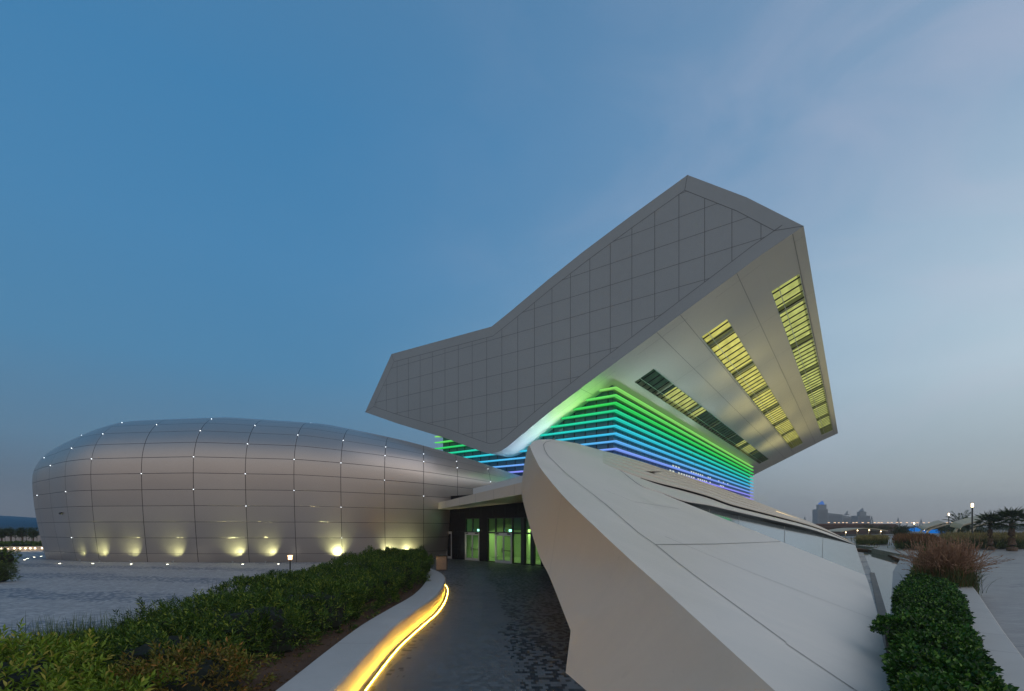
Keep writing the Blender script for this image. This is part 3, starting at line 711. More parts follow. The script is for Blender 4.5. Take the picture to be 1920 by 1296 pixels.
def ground_light(loc, name='inground_light'):
    root = empty(name, loc)
    MB().tube([(0, 0, -.02), (0, 0, .012)], .11, 14).build('rim', M['alu'], root, local=True)
    MB().tube([(0, 0, .0), (0, 0, .018)], .075, 14).build('lens', M['inground'], root, local=True)
    return root
proto = None
names = ['at far left foot of bronze building', 'second from the left along the bronze building', 'left of the widest dark gap at the bronze wall foot', 'under the left pair of wall glows', 'below the brightest left wall glow', 'just left of the middle wall glow', 'nearest the orange path lamp on its left', 'hidden behind the hedge crest beside the orange lamp', 'behind the hedge below the right wall glows', 'behind the hedge nearest the dark entrance']
for i, (u, v) in enumerate([(112, 1057), (174, 1057), (246, 1058), (314, 1058.5), (455, 1058.5), (522, 1058), (622, 1057), (735, 1054), (780, 1052)]):
    g = G(u, v)
    o = ground_light(g) if proto is None else copy_tree(proto)
    if proto is None: proto = o
    o.location = g
    tag(o, 'white light sunk in paving ' + names[i], 'ground light', 'in-ground lights at the foot of the bronze building')
    tgt = g + Vector((.12 * (i % 3 - 1), 2.4, 3.6))
for u, en in ((148, 170), (188, 480), (250, 380), (318, 430), (443, 470), (503, 340), (625, 470), (735, 360), (776, 400)):
    ix = int(np.argmin([abs((grid[0][i].x / grid[0][i].y * F + 960) - u) + (1000 if grid[0][i].y > 50 else 0) for i in range(n_)]))
    base = grid[0][ix]; out_ = (Vector((0, 0, CZ)) - base); out_.z = 0; out_.normalize()
    p = base + out_ * 1.15 + Vector((0, 0, .20))
    MB().tube([p - Vector((0, 0, .20)), p - Vector((0, 0, .14)), p - Vector((0, 0, .12)), p - Vector((0, 0, .02))], [.03, .03, .06, .08], 10).build('wall_washer', M['alu'], dome)
    lamp('uplight', 'SPOT', p, dome, en, (.95, 1.0, .45), target=base + Vector((0, 0, 2.3)), spot=R(100), blend=1.0, radius=.08)
for i, (u, v, t) in enumerate([(46, 1050, 'leftmost of the scatter left of the bronze building'), (51.5, 1047.5, 'second of the close pair left of the bronze building'), (64, 1045, 'halfway between the pair and the bronze building edge'), (77, 1043.5, 'just left of the bronze building edge')]):
    o = copy_tree(proto); o.location = G(u, v)
    for ch in list(o.children):
        if ch.type == 'LIGHT': bpy.data.objects.remove(ch)
    tag(o, 'tiny ground light ' + t, 'ground light', 'scattered ground lights on the far left plaza')

# ------------------------------------------------------------------ entrance hall
ent = empty('entrance_hall', (-2, 42, 0), 'dark fronted entrance hall with green lit glass doors beneath a pale canopy', 'building')
D0, D1 = Vector((-6.4, 46.5, 0)), Vector((2.5, 37.4, 0)); DD = (D1 - D0).normalized(); DN = Vector((-DD.y, DD.x, 0))
if DN.y > 0: DN = -DN                                # outward, towards the viewer
def tw(u):                                           # wall coordinate seen at a photo column
    x = (u - 960) / F; return (D0.x - x * D0.y) / (x * DD.y - DD.x)
def WP(t, z, out=0.0): return D0 + DD * t + DN * out + Vector((0, 0, z))
def wbox(mb, t0, t1, z0, z1, o0, o1, m=0): return mb.obox(WP(t0, z0, o0), DD * (t1 - t0), DN * (o1 - o0), Vector((0, 0, z1 - z0)), m)
tA, tB, tC, tD, tE = tw(836.6), tw(847.2), tw(872.1), tw(898.8), tw(913.4)
tF, tG, tEnd = tw(928.3), tw(959.8), tw(1014.2)
ZTP, ZTR = 3.85, 2.55
mb = MB()
wbox(mb, -1.2, tC, 2.6, 6.0, -.25, 0); wbox(mb, -1.2, tA, 0, 2.6, -.25, 0); wbox(mb, tB, tC, 0, 2.6, -.25, 0)
wbox(mb, tC, tD, ZTP, 6.0, -.25, -.001); wbox(mb, tD, tE, 0, 6.0, -.25, .002); wbox(mb, tE, 15.5, ZTP, 5.8, -.25, 0); wbox(mb, tEnd, 15.5, 0, ZTP, -.25, -.002)
for t in np.arange(-1, 15, 1.55): wbox(mb, t, t + .02, 4.0, 5.9, 0, .012, 1)
for t in (tB + .9, tB + 2.0): wbox(mb, t, t + .02, 0, 2.6, 0, .012, 1)
for z in (.95, 2.6, 4.35): wbox(mb, tB + .02, tC - .02, z, z + .02, 0, .01, 1)
mb.build('wall', [M['darkpanel'], M['mullion']], ent)
gm2 = bpy.data.materials.new('window_glass'); gm2.use_nodes = True; nt = gm2.node_tree; nt.nodes.clear()
tr = nd(nt, 'ShaderNodeBsdfTransparent'); tr.inputs[0].default_value = (.72, .88, .76, 1)
gs = nd(nt, 'ShaderNodeBsdfGlossy'); gs.inputs['Roughness'].default_value = .03; gs.inputs[0].default_value = (.8, .9, .9, 1)
fz = nd(nt, 'ShaderNodeLayerWeight'); fz.inputs[0].default_value = .3
mx = nd(nt, 'ShaderNodeMixShader'); nt.links.new(mth(nt, 'MULTIPLY_ADD', mth(nt, 'POWER', fz.outputs[1], 4.0), .35, .03), mx.inputs[0]); nt.links.new(tr.outputs[0], mx.inputs[1]); nt.links.new(gs.outputs[0], mx.inputs[2])
oo = nd(nt, 'ShaderNodeOutputMaterial'); nt.links.new(mx.outputs[0], oo.inputs[0]); M['glass'] = gm2
def pane(name, t0, t1, z0, z1, parent, fw=.07, fm='mullion', o=-.10):
    mb = MB()
    for a, c, d, e in ((t0, t0 + fw, z0, z1), (t1 - fw, t1, z0, z1), (t0 + fw, t1 - fw, z0, z0 + fw), (t0 + fw, t1 - fw, z1 - fw, z1)): wbox(mb, a, c, d, e, o - .06, o + .06)
    f = mb.build(name, M[fm], parent)
    g = MB(); wbox(g, t0 + fw, t1 - fw, z0 + fw, z1 - fw, o - .012, o + .012); g.build('pane', M['glass'], f); return f
def door(t0, t1, double=True, hgt=ZTR, dark=False):
    mb = MB(); fw = .09
    for a, c, d, e in ((t0, t0 + fw, 0, hgt), (t1 - fw, t1, 0, hgt), (t0 + fw, t1 - fw, hgt - .14, hgt), (t0 + fw, t1 - fw, 0, .10)): wbox(mb, a, c, d, e, -.12, .03)
    root = mb.build('door', M['alu'], ent)
    leaves = [(t0 + fw, (t0 + t1) / 2 - .004), ((t0 + t1) / 2 + .004, t1 - fw)] if double else [(t0 + fw, t1 - fw)]
    for k, (a, c) in enumerate(leaves):
        lf = MB()
        for p, q, d, e in ((a, a + .07, .1, hgt - .14), (c - .07, c, .1, hgt - .14), (a + .07, c - .07, .1, .22), (a + .07, c - .07, hgt - .24, hgt - .14)): wbox(lf, p, q, d, e, -.09, .0)
        lf.build('door_leaf', M['alu'], root)
        g = MB(); wbox(g, a + .07, c - .07, .22, hgt - .24, -.05, -.03); g.build('pane', M['darkpanel'] if dark else M['glass'], root)
        h = MB(); wbox(h, a + .07, c - .07, 1.02, 1.08, .0, .05) if (double and k == 1) else wbox(h, c - .14, c - .09, .9, 1.25, .0, .06)
        h.build('door_handle', M['darkmetal'], root)
    if double:
        for p_, q_ in ((t0 + .15, t0 + .5), (t1 - .5, t1 - .15)):
            h = MB(); wbox(h, p_, q_, hgt - .13, hgt - .03, .03, .10); h.build('door_closer', M['darkmetal'], root)
door(tA, tB, False, 2.6, True)
door(tC, tD); door(tF, tG)
tm = (tC + tD) / 2
pane('window', tC, tm, ZTR, ZTP, ent); pane('window', tm, tD, ZTR, ZTP, ent)
cols_ = [tE, tF, tw(943.8), tG, tw(977), tw(983), tw(995), tw(1000.5), tEnd]
for a, c in ((0, 1), (1, 2), (2, 3), (3, 4), (5, 6), (7, 8)): pane('window', cols_[a], cols_[c], ZTR, ZTP, ent)
for a, c in ((0, 1), (3, 4), (5, 6), (7, 8)): pane('window', cols_[a], cols_[c], .02, ZTR, ent)
mb = MB(); wbox(mb, cols_[4], cols_[5], 0, ZTP, -.2, 0.0); wbox(mb, cols_[6], cols_[7], 0, ZTP, -.2, .0); mb.build('mullion', M['mullion'], ent)
# the hall inside: floor, back wall, ceiling, columns, and its green-tinted lamps
M['inwall'] = paint('hall_wall', c4(.50, .58, .34), .6, .1, .6); M['infloor'] = paint('hall_floor', c4(.30, .34, .2), .3, .1, .6)
mb = MB()
wbox(mb, tC - .6, 16, -.0, 2.7, -7.3, -7.0); wbox(mb, tC - .6, 16, 2.7, 5.2, -7.3, -6.6, 2); wbox(mb, tC - .9, tC - .6, 0, 5.2, -7.0, -.26); wbox(mb, 15.2, 15.5, 0, 5.2, -7.0, -.26)
wbox(mb, tC - .6, 15.2, .005, .02, -7.0, -.26, 1); wbox(mb, tC - .6, 15.2, 5.0, 5.1, -7.0, -.26, 2)
for t in (tE + 1.1, tE + 4.3, tE + 6.6): wbox(mb, t, t + .45, .02, 5.0, -4.5, -4.05)
for t in (tE + 2.4, tE + 5.2, tE + 8): wbox(mb, t, t + 1.1, .02, 2.2, -6.99, -6.85, 2)
wbox(mb, tE + 5.0, tE + 6.8, .02, 1.05, -3.4, -2.8, 1)
mb.build('interior', [M['inwall'], M['infloor'], paint('hall_dark', c4(.10, .17, .13), .6, .1, 1)], ent)
for t in (tC + .9, tE + 1.6, tE + 4.2, tE + 7.2):
    lamp('hall_light', 'AREA', WP(t, 2.62, -3.4), ent, 62, (.86, 1.0, .50), target=WP(t, 0, -4.2), size=1.6)
for u, v, o_ in ((889.5, 999.5, -.5), (949, 996.3, -.5)):
    t = tw(u); mb = MB(); wbox(mb, t - .13, t + .13, 2.66, 2.84, -.55, -.45); mb.build('exit_sign', M['sign'], ent)
    lamp('sign_glow', 'POINT', WP(t, 2.75, -.35), ent, 5, (.3, 1, .95), radius=.1)
t = tw(966); mb = MB(); wbox(mb, t - .08, t + .08, 3.3, 3.33, -1.2, -1.0); mb.build('downlight', M['inground'], ent)
for t in (tw(868.5), tw(926)):
    g = WP(t, 0, .55)
    lamp('uplight', 'SPOT', g + Vector((0, 0, .1)), ent, 120, (1.0, 1.0, .6), target=WP(t + .1, 2.4, 0), spot=R(70), blend=.9)
# canopy: long pale slab with a set-back parapet above
cA, cB = P(821, 955, 45.2), P(992, 924.5, 31.6)
cd = (cB - cA); cn = Vector((cd.y, -cd.x, 0)).normalized()
if cn.y > 0: cn = -cn
mb = MB()
bk = -cn * 6
mb.add([cA, cB, cB + Vector((0, 0, .82)), cA + Vector((0, 0, .60))], [(0, 1, 2, 3)], 0)
mb.add([cA, cB, cB + bk, cA + bk], [(3, 2, 1, 0)], 0)
mb.add([cA + Vector((0, 0, .60)), cB + Vector((0, 0, .82)), cB + bk + Vector((0, 0, .82)), cA + bk + Vector((0, 0, .6))], [(0, 1, 2, 3)], 0)
mb.add([cA, cA + bk, cA + bk + Vector((0, 0, .6)), cA + Vector((0, 0, .6))], [(0, 1, 2, 3)], 0)
for t in (.12, .31, .50, .69, .88):
    p = cA + cd * t + cn * .006; w_ = cd.normalized() * .025; mb.add([p, p + w_, p + w_ + Vector((0, 0, .7 + .1 * t)), p + Vector((0, 0, .7 + .1 * t - .08))], [(0, 1, 2, 3)], 1)
mb.build('canopy', [M['beige'], M['jointw']], ent)
pA, pB = P(887, 931, 43.5), P(1000, 906, 33.2)
mb = MB(); pdn = Vector((0, 0, 1))
mb.add([pA, pB, pB + pdn * 0.72, pA + pdn * .72], [(0, 1, 2, 3)], 0)
mb.add([pA + pdn * .72, pB + pdn * .72, pB + pdn * 1.6 + bk * 2.2, pA + pdn * 1.6 + bk * 2.2], [(0, 1, 2, 3)], 0)
mb.add([pA, pA + pdn * .72, pA + pdn * 1.6 + bk * 2.2, pA + bk * 2.2], [(0, 1, 2, 3)], 0)
mb.build('parapet', M['white'], ent)

# litter bin
bn = empty('litter_bin', G(827, 1069), 'square stone clad litter bin at the end of the left planter wall', 'litter bin', rz=R(12))
bm2, nt, b = newmat('bin_mosaic')
br = nd(nt, 'ShaderNodeTexBrick'); t_ = nd(nt, 'ShaderNodeTexCoord'); nt.links.new(t_.outputs['Object'], br.inputs[0])
mp_ = nd(nt, 'ShaderNodeMapping'); mp_.inputs['Rotation'].default_value = (R(90), 0, 0); nt.links.new(t_.outputs['Object'], mp_.inputs[0]); nt.links.new(mp_.outputs[0], br.inputs[0])
br.inputs['Scale'].default_value = 9; br.inputs[1].default_value = (.34, .25, .2, 1); br.inputs[2].default_value = (.24, .2, .18, 1); br.inputs[3].default_value = (.1, .09, .08, 1)
nt.links.new(br.outputs[0], b.inputs[0])
MB().box((0, 0, .52), (.72, .6, .94)).build('body', bm2, bn, local=True)
MB().box((0, 0, 1.03), (.78, .66, .07)).box((0, 0, .03), (.66, .54, .05)).build('rim', M['darkmetal'], bn, local=True)
MB().box((.40, 0, .55), (.07, .5, .96)).build('side_panel', M['darkmetal'], bn, local=True)

# orange lamp by the hedge
bl_ = empty('path_lamp', (P(544, 1045, 27).x, 27, 0), 'slim path lamp glowing orange above the left hedge', 'lamp')
MB().tube([(0, 0, 0), (0, 0, 1.28)], .035, 10).build('pole', M['darkmetal'], bl_, local=True)
MB().tube([(0, 0, 1.27), (0, 0, 1.46)], .10, 14).tube([(0, 0, 1.46), (0, 0, 1.50)], .13, 14).build('lantern', M['lamporange'], bl_, local=True)
lamp('glow', 'POINT', (bl_.location.x, 27, 1.62), bl_, 28, (1, .55, .2), radius=.1)

# ------------------------------------------------------------------ kerb bench with amber light
kb = empty('planter_wall', (-3, 6, 0), 'smooth pale curved planter wall with amber light strip along its foot', 'planter wall')
po = [Vector((p[0], p[1], 0)) for p in path_outer]
def offs(pts, d):
    out = []
    for i, p in enumerate(pts):
        t = (pts[min(i + 1, len(pts) - 1)] - pts[max(i - 1, 0)]).normalized(); out.append(p + Vector((-t.y, t.x, 0)) * d)
    return out
def up(pts, z): return [p + Vector((0, 0, z)) for p in pts]
prof = [(-.0, .49), (.0, .55), (.035, .585), (.86, .60), (.90, .57), (.90, 0)]   # offset inwards, height
mb = MB()
for (a, za), (c, zc) in zip(prof[:-1], prof[1:]): mb.strip(up(offs(po, a), za), up(offs(po, c), zc), 0, smooth=False)
mb.strip(up(offs(po, .035), .0), up(offs(po, .02), .25), 0, smooth=True); mb.strip(up(offs(po, .02), .25), up(offs(po, 0), .49), 0, smooth=True)
e = [offs(po, a)[-1] + Vector((0, 0, z)) for a, z in prof] + [offs(po, .035)[-1]]
mb.add(e, [tuple(range(len(e)))], 0)
for i in range(6, len(po) - 2, 7):                    # joints across the top
    a = offs(po, .03)[i]; c = offs(po, .86)[i]; t = (po[i + 1] - po[i]).normalized() * .012
    mb.add([a + Vector((0, 0, .592)), c + Vector((0, 0, .606)), c + t + Vector((0, 0, .606)), a + t + Vector((0, 0, .592))], [(0, 1, 2, 3)], 1)
mb.build('coping', [M['kerb'], M['jointw']], kb)
mb = MB(); a = offs(po, -.12); c = offs(po, -.105)
for A, B, z0, z1 in ((a, c, .022, .022), (a, a, .012, .022), (c, c, .012, .022)): mb.strip(up(A, z0), up(B, z1), 0)
mb.build('led_strip', M['ledwarm'], kb)
mb = MB(); mb.strip(up(offs(po, -.13), .01), up(offs(po, -.05), .01), 0); mb.build('led_channel', M['darkmetal'], kb)
# soil bed behind it
sb = [(p.x, p.y) for p in offs(po, .88)] + [(-9, 31.5), (-10.5, 24), (-9.8, 14), (-10.6, 10), (-11, 2)]
o = MB().prism(sb, .0, .42).build('soil_bed', M['soil']); o['kind'] = 'structure'
# ------------------------------------------------------------------ foliage
from mathutils import noise as mn
M['leafdark'] = leafmat('hedge_leaf', c4(.022, .072, .008), c4(.105, .195, .020), c4(.22, .28, .035), .5)
M['leafpale'] = leafmat('pale_leaf', c4(.09, .18, .012), c4(.27, .38, .035), c4(.36, .33, .06), .48)
M['leafbrown'] = leafmat('dry_leaf', c4(.20, .14, .03), c4(.12, .17, .02), c4(.34, .17, .04), .5)
M['leafglossy'] = leafmat('glossy_leaf', c4(.008, .045, .005), c4(.06, .19, .022), c4(.16, .30, .05), .33)
M['core'] = paint('core_shade', c4(.010, .014, .007), .95, .3, 3)  # near-black, the shade deep inside the foliage put into the colour
M['palm'] = leafmat('palm_leaf', c4(.035, .075, .035), c4(.08, .13, .05), None, .5)
M['treeleaf'] = leafmat('tree_leaf', c4(.03, .06, .02), c4(.075, .11, .035), None, .5)
M['grassgreen'] = leafmat('grass_blade', c4(.07, .12, .035), c4(.13, .18, .06), None, .5)
M['plume'] = leafmat('rose_plume', c4(.42, .24, .15), c4(.56, .36, .24), c4(.32, .2, .12), .7, .25)
M['straw'] = leafmat('straw_plume', c4(.36, .30, .13), c4(.46, .40, .20), c4(.24, .22, .08), .7, .25)
M['rust'] = leafmat('rust_plume', c4(.25, .12, .06), c4(.34, .19, .09), c4(.18, .13, .05), .7, .25)

def fast_mesh(name, co, faces4, mat, parent, off=Vector((0, 0, 0)), kind=None):
    me = bpy.data.meshes.new(name); co = np.asarray(co, float) - np.array(off)
    nv, nf = len(co), len(faces4); k = faces4.shape[1]
    me.vertices.add(nv); me.vertices.foreach_set('co', co.ravel())
    me.loops.add(nf * k); me.loops.foreach_set('vertex_index', faces4.ravel())
    me.polygons.add(nf); me.polygons.foreach_set('loop_start', np.arange(nf) * k)
    me.materials.append(mat); me.update(calc_edges=True); me.validate()
    o = bpy.data.objects.new(name, me); col.objects.link(o)
    if parent: o.parent = parent
    return o
def leaves(name, c, d, Ln, Wd, mat, parent=None, off=Vector((0, 0, 0)), fold=.25):
    """kite shaped folded leaves: base c, direction d"""
    c = np.asarray(c); d = np.asarray(d); d = d / np.linalg.norm(d, axis=1)[:, None]; n = len(c)
    r = rng.normal(size=(n, 3)); sd_ = np.cross(d, r); sd_ /= np.linalg.norm(sd_, axis=1)[:, None]
    up_ = np.cross(sd_, d); up_ *= np.sign(up_[:, 2:3] + 1e-9)
    Lk = (np.asarray(Ln) * rng.uniform(.7, 1.25, n))[:, None]; Wk = (np.asarray(Wd) * rng.uniform(.8, 1.2, n))[:, None]
    base = c; tip = c + d * Lk - up_ * Lk * .12
    m1 = c + d * Lk * .5 + sd_ * Wk * .5 + up_ * Wk * fold; m2 = c + d * Lk * .5 - sd_ * Wk * .5 + up_ * Wk * fold
    co = np.stack([base, m1, tip, m2], 1).reshape(-1, 3)
    i = np.arange(n)[:, None] * 4
    f = np.concatenate([i + np.array([[0, 1, 2]]), i + np.array([[0, 2, 3]])], 0)
    return fast_mesh(name, co, f, mat, parent, off)
def sprigs(pts, nrm, nleaf=7, stem=.14, spread=.9):
    """leaf bases and directions of little shoots growing from pts along nrm"""
    pts = np.asarray(pts); ax = np.asarray(nrm) + np.array([0, 0, .55]) + rng.normal(size=pts.shape) * .35
    ax /= np.linalg.norm(ax, axis=1)[:, None]; n = len(pts)
    r = rng.normal(size=(n, 3)); u = np.cross(ax, r); u /= np.linalg.norm(u, axis=1)[:, None]; v = np.cross(ax, u)
    C, D = [], []
    for k in range(nleaf):
        a = k * 2.4 + rng.uniform(0, 6.3, n) * .15; t = (k + .5) / nleaf
        rad = u * np.cos(a)[:, None] + v * np.sin(a)[:, None]
        C.append(pts + ax * stem * t); D.append(ax * (.35 + .9 * t) + rad * spread * (1.15 - .6 * t))
    return np.concatenate(C), np.concatenate(D)
def lump(p, s, a): return a * mn.noise(Vector(p) * s)
def blob_points(c, r, n, rough=.18, lo=-.25):
    c = np.array(c); r = np.array(r); d = rng.normal(size=(int(n * 1.8), 3)); d /= np.linalg.norm(d, axis=1)[:, None]
    d = d[d[:, 2] > lo][:n]; P_, N_2 = [], []
    for q in d:
        k = 1 + rough * 2 * mn.noise(Vector(q) * 2.1 + Vector(c)) + rough * mn.noise(Vector(q) * 5 + Vector(c))
        sq = np.sign(q) * np.abs(q) ** .75                 # a little boxy
        P_.append(c + sq * r * k * rng.uniform(.86, 1.03)); N_2.append(q / r)
    N_2 = np.array(N_2); N_2 /= np.linalg.norm(N_2, axis=1)[:, None]
    return np.array(P_), N_2
def core_blob(c, r, parent, off, k=.84, name='dark_core'):  # added dark filler that closes the inside of a shrub
    mb = MB(); nu, nv = 16, 9; vs = []
    for j in range(nv + 1):
        th = math.pi * j / nv
        for i in range(nu):
            ph = 2 * math.pi * i / nu; q = Vector((math.sin(th) * math.cos(ph), math.sin(th) * math.sin(ph), math.cos(th)))
            kk = k * (1 + .3 * mn.noise(q * 2.1 + Vector(c)))
            vs.append((c[0] + math.copysign(abs(q.x) ** .8, q.x) * r[0] * kk, c[1] + math.copysign(abs(q.y) ** .8, q.y) * r[1] * kk, max(.03, c[2] + q.z * r[2] * kk)))
    mb.add(vs, [(j * nu + i, j * nu + (i + 1) % nu, (j + 1) * nu + (i + 1) % nu, (j + 1) * nu + i) for j in range(nv) for i in range(nu)], 0)
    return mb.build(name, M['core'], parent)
def bush(name, lab, cat, c, r, n, mat, ll, lw, nleaf=7, stem=.16, group=None, rough=.27, kc=.78):
    root = empty(name, (c[0], c[1], .4 if c[0] < 0 else 0), lab, cat, group)
    p, nr = blob_points(c, r, n, rough); C, D = sprigs(p, nr, nleaf, stem)
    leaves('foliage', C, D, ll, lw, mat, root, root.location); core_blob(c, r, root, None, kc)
    return root
gs_ = 'clipped shrubs in the left planter'
# foreground and middle shrubs, one behind the other along the planter
bush('shrub', 'pale yellow-green leafy shrub in the bottom left corner', 'shrub', (-7.9, 6.9, .45), (1.5, 1.25, .85), 760, M['leafpale'], .125, .036, 8, .2, gs_)
bush('shrub', 'small pale shrub between the corner shrub and the dry brown one', 'shrub', (-5.9, 6.6, .38), (.95, .95, .58), 420, M['leafpale'], .115, .038, 8, .18, gs_)
bush('shrub', 'dry brown-tipped shrub at the bottom beside the bare soil', 'shrub', (-5.2, 7.75, .45), (.85, .75, .62), 420, M['leafbrown'], .10, .03, 8, .18, gs_)
bush('shrub', 'pale green shrub at the left picture edge behind the corner shrub', 'shrub', (-8.9, 8.5, .42), (1.0, .9, .60), 380, M['leafpale'], .12, .036, 8, .18, gs_)
bush('shrub', 'dark green shrub just behind the dry brown shrub', 'shrub', (-6.4, 9.1, .5), (1.35, 1.1, .66), 700, M['leafdark'], .10, .026, 9, .18, gs_)
bush('shrub', 'dark low shrub touching the grass tuft on the plaza side', 'shrub', (-8.2, 10.4, .40), (1.3, 1.1, .50), 560, M['leafdark'], .10, .026, 9, .17, gs_)
bush('shrub', 'rounded dark shrub overhanging the bare brown soil', 'shrub', (-5.85, 10.9, .6), (1.3, 1.15, .82), 860, M['leafdark'], .10, .026, 9, .18, gs_)
bush('shrub', 'broad dark shrub in the middle of the left planter', 'shrub', (-7.8, 12.4, .5), (1.5, 1.3, .62), 860, M['leafdark'], .10, .026, 9, .17, gs_)
bush('shrub', 'tall dark shrub leaning over the soil before the trimmed hedge', 'shrub', (-5.7, 13.3, .65), (1.35, 1.35, .85), 900, M['leafdark'], .10, .026, 9, .17, gs_)
def hedge_mass(name, lab, left_, right_, topf, n, mat, ll, lw, nleaf, stem, z0=.4, cat='hedge', kx=.13, group=None, lumpy=.22):
    """left_, right_: lists of (x, y) with matching counts; top height topf(t)"""
    lf, rt = np.array(left_), np.array(right_); k = len(lf)
    root = empty(name, (float((lf[0][0] + rt[0][0]) / 2), float(lf[0][1]), 0), lab, cat, group)
    def at(t, a):
        i = min(int(t * (k - 1)), k - 2); f = t * (k - 1) - i
        l = lf[i] * (1 - f) + lf[i + 1] * f; r = rt[i] * (1 - f) + rt[i + 1] * f; return l * (1 - a) + r * a
    seg = np.linalg.norm(np.diff(rt, axis=0), axis=1)
    P_, N_2 = [], []
    wl = np.linalg.norm(rt[0] - lf[0]); hgt = topf(0.5) - z0
    tot = wl + 2 * hgt
    rv = rng.uniform(0, tot, n); ts = rng.uniform(0, 1, n) ** 1.35
    for t, c in zip(ts, rv):
        tp_ = topf(t)
        if c < wl:
            a = c / wl; e_ = 1 - abs(2 * a - 1) ** 6 * .14; xy = at(t, a); z = z0 + (tp_ - z0) * e_; nn = (0, 0, 1)
        else:
            side_ = 0 if c < wl + hgt else 1; a = side_; xy = at(t, a); z = z0 + (tp_ - z0) * rng.uniform(.05, .97)
            dv = at(t, 1) - at(t, 0); dv /= np.linalg.norm(dv); nn = (dv[0] * (1 if side_ else -1), dv[1] * (1 if side_ else -1), .1)
        q = Vector((xy[0], xy[1], z)); nn = Vector(nn); am = lumpy * mn.noise(q * .9) + lumpy * .6 * mn.noise(q * 2.4)
        q += nn * (am - rng.uniform(0, .08)); P_.append(q[:]); N_2.append(nn[:])
    for t in (0.0, 1.0):                                 # end faces
        m_ = int(n * .10)
        for _ in range(m_):
            xy = at(t, rng.uniform(0, 1)); z = z0 + (topf(t) - z0) * rng.uniform(0, 1); P_.append((xy[0], xy[1], z)); N_2.append((0, -1 if t == 0 else 1, .1))
    C, D = sprigs(np.array(P_), np.array(N_2), nleaf, stem)
    leaves('foliage', C, D, ll, lw, mat, root, root.location)
    mb = MB(); m_ = 40; ring = []  # added dark filler that closes the inside of the hedge
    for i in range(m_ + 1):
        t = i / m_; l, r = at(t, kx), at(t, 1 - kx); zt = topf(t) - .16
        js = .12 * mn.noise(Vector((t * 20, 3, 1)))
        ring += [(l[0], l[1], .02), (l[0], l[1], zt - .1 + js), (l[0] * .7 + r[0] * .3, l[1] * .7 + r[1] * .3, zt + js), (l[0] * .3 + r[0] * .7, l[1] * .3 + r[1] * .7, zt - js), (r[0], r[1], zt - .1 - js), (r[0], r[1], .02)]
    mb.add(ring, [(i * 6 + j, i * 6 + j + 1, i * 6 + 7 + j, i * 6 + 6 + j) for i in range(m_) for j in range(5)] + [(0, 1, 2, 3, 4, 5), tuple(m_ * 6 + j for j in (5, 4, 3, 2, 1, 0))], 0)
    mb.build('dark_core', M['core'], root); return root
hedge_mass('hedge', 'long dense dark green hedge running up to the entrance behind the planter wall', [(-8.9, 13.6), (-8.9, 18), (-8.6, 22), (-8.0, 26), (-7.6, 29.2)], [(-4.75, 13.9), (-4.35, 18), (-4.3, 22), (-4.6, 26), (-5.3, 29.0)], lambda t: 1.12 + .06 * math.sin(t * 14) + .44 * min(1, t * 1.4), 8500, M['leafdark'], .10, .027, 8, .15, lumpy=.48, kx=.17)
n = 1500; C = np.c_[rng.uniform(-5.6, -3.95, n), rng.uniform(4, 24, n), np.full(n, .43)]; D = rng.normal(size=(n, 3)) * np.array((1, 1, .15))
M['litter'] = leafmat('fallen_leaf', c4(.16, .09, .04), c4(.26, .17, .07), None, .7)
tag(leaves('leaf_litter', C, D, .07, .03, M['litter']), 'dry fallen leaves on the bare soil behind the planter wall', 'leaf litter', kind='stuff')
# right hand hedge between pool and walkway
hedge_mass('hedge', 'broad glossy dark green hedge between the pool and the right walkway', [(3.9, 4.6), (5.62, 6.9), (8.1, 9.9), (9.75, 12), (13.2, 16.2), (16.8, 20.4)], [(5.0, 4.6), (6.75, 6.7), (9.2, 9.6), (11.35, 12), (14.6, 15.8), (17.6, 19.4)], lambda t: 1.0 + .06 * math.sin(t * 11), 8500, M['leafglossy'], .078, .052, 8, .13, z0=.1, kx=.07, lumpy=.24)
bush('shrub', 'leafy sprig of shrub spilling over the white slab at the pool corner', 'shrub', (8.85, 11.0, .78), (.36, .34, .20), 190, M['leafglossy'], .075, .05, 8, .16, kc=.45)
hedge_mass('hedge', 'low dark hedge between the far pool wall and the purple grass', [(18.7, 22.5), (26.7, 31.5), (36.8, 43), (43.6, 51)], [(21.2, 22.4), (29.5, 31), (39.8, 42.5), (46.5, 50)], lambda t: .75, 3000, M['leafdark'], .13, .05, 6, .14, z0=.1)

def blades(name, base, n, spread, hgt, mat, parent, off, wd=.012, lean=.6, seg=5, droop=.5):
    """grass blades as bent ribbons: base list of points"""
    base = np.asarray(base); nb = len(base); idx = rng.integers(0, nb, n)
    b0 = base[idx] + np.c_[rng.normal(size=(n, 2)) * spread, np.zeros(n)]
    a = rng.uniform(0, 2 * math.pi, n); ln = hgt * rng.uniform(.6, 1.1, n); le = lean * np.abs(rng.normal(size=n)) * .7 + .05
    dirx = np.c_[np.cos(a), np.sin(a), np.zeros(n)]; sd_ = np.c_[-np.sin(a), np.cos(a), np.zeros(n)]
    V_ = []
    for k in range(seg + 1):
        t = k / seg
        p = b0 + dirx * (le * ln * (t ** 1.6))[:, None] + np.array([0, 0, 1]) * (ln * (t - droop * le * t ** 3))[:, None]
        w = wd * (1 - t) ** .6 + .0008
        V_ += [p - sd_ * w / 2, p + sd_ * w / 2]
    co = np.stack(V_, 1).reshape(-1, 3); k2 = 2 * (seg + 1); i = np.arange(n)[:, None] * k2
    f = np.concatenate([i + np.array([[2 * k, 2 * k + 1, 2 * k + 3, 2 * k + 2]]) for k in range(seg)], 0)
    tips = co.reshape(n, k2, 3)[:, -2:, :].mean(1); pre = co.reshape(n, k2, 3)[:, -6:-4, :].mean(1)
    fast_mesh(name, co, f, mat, parent, off); return tips, pre
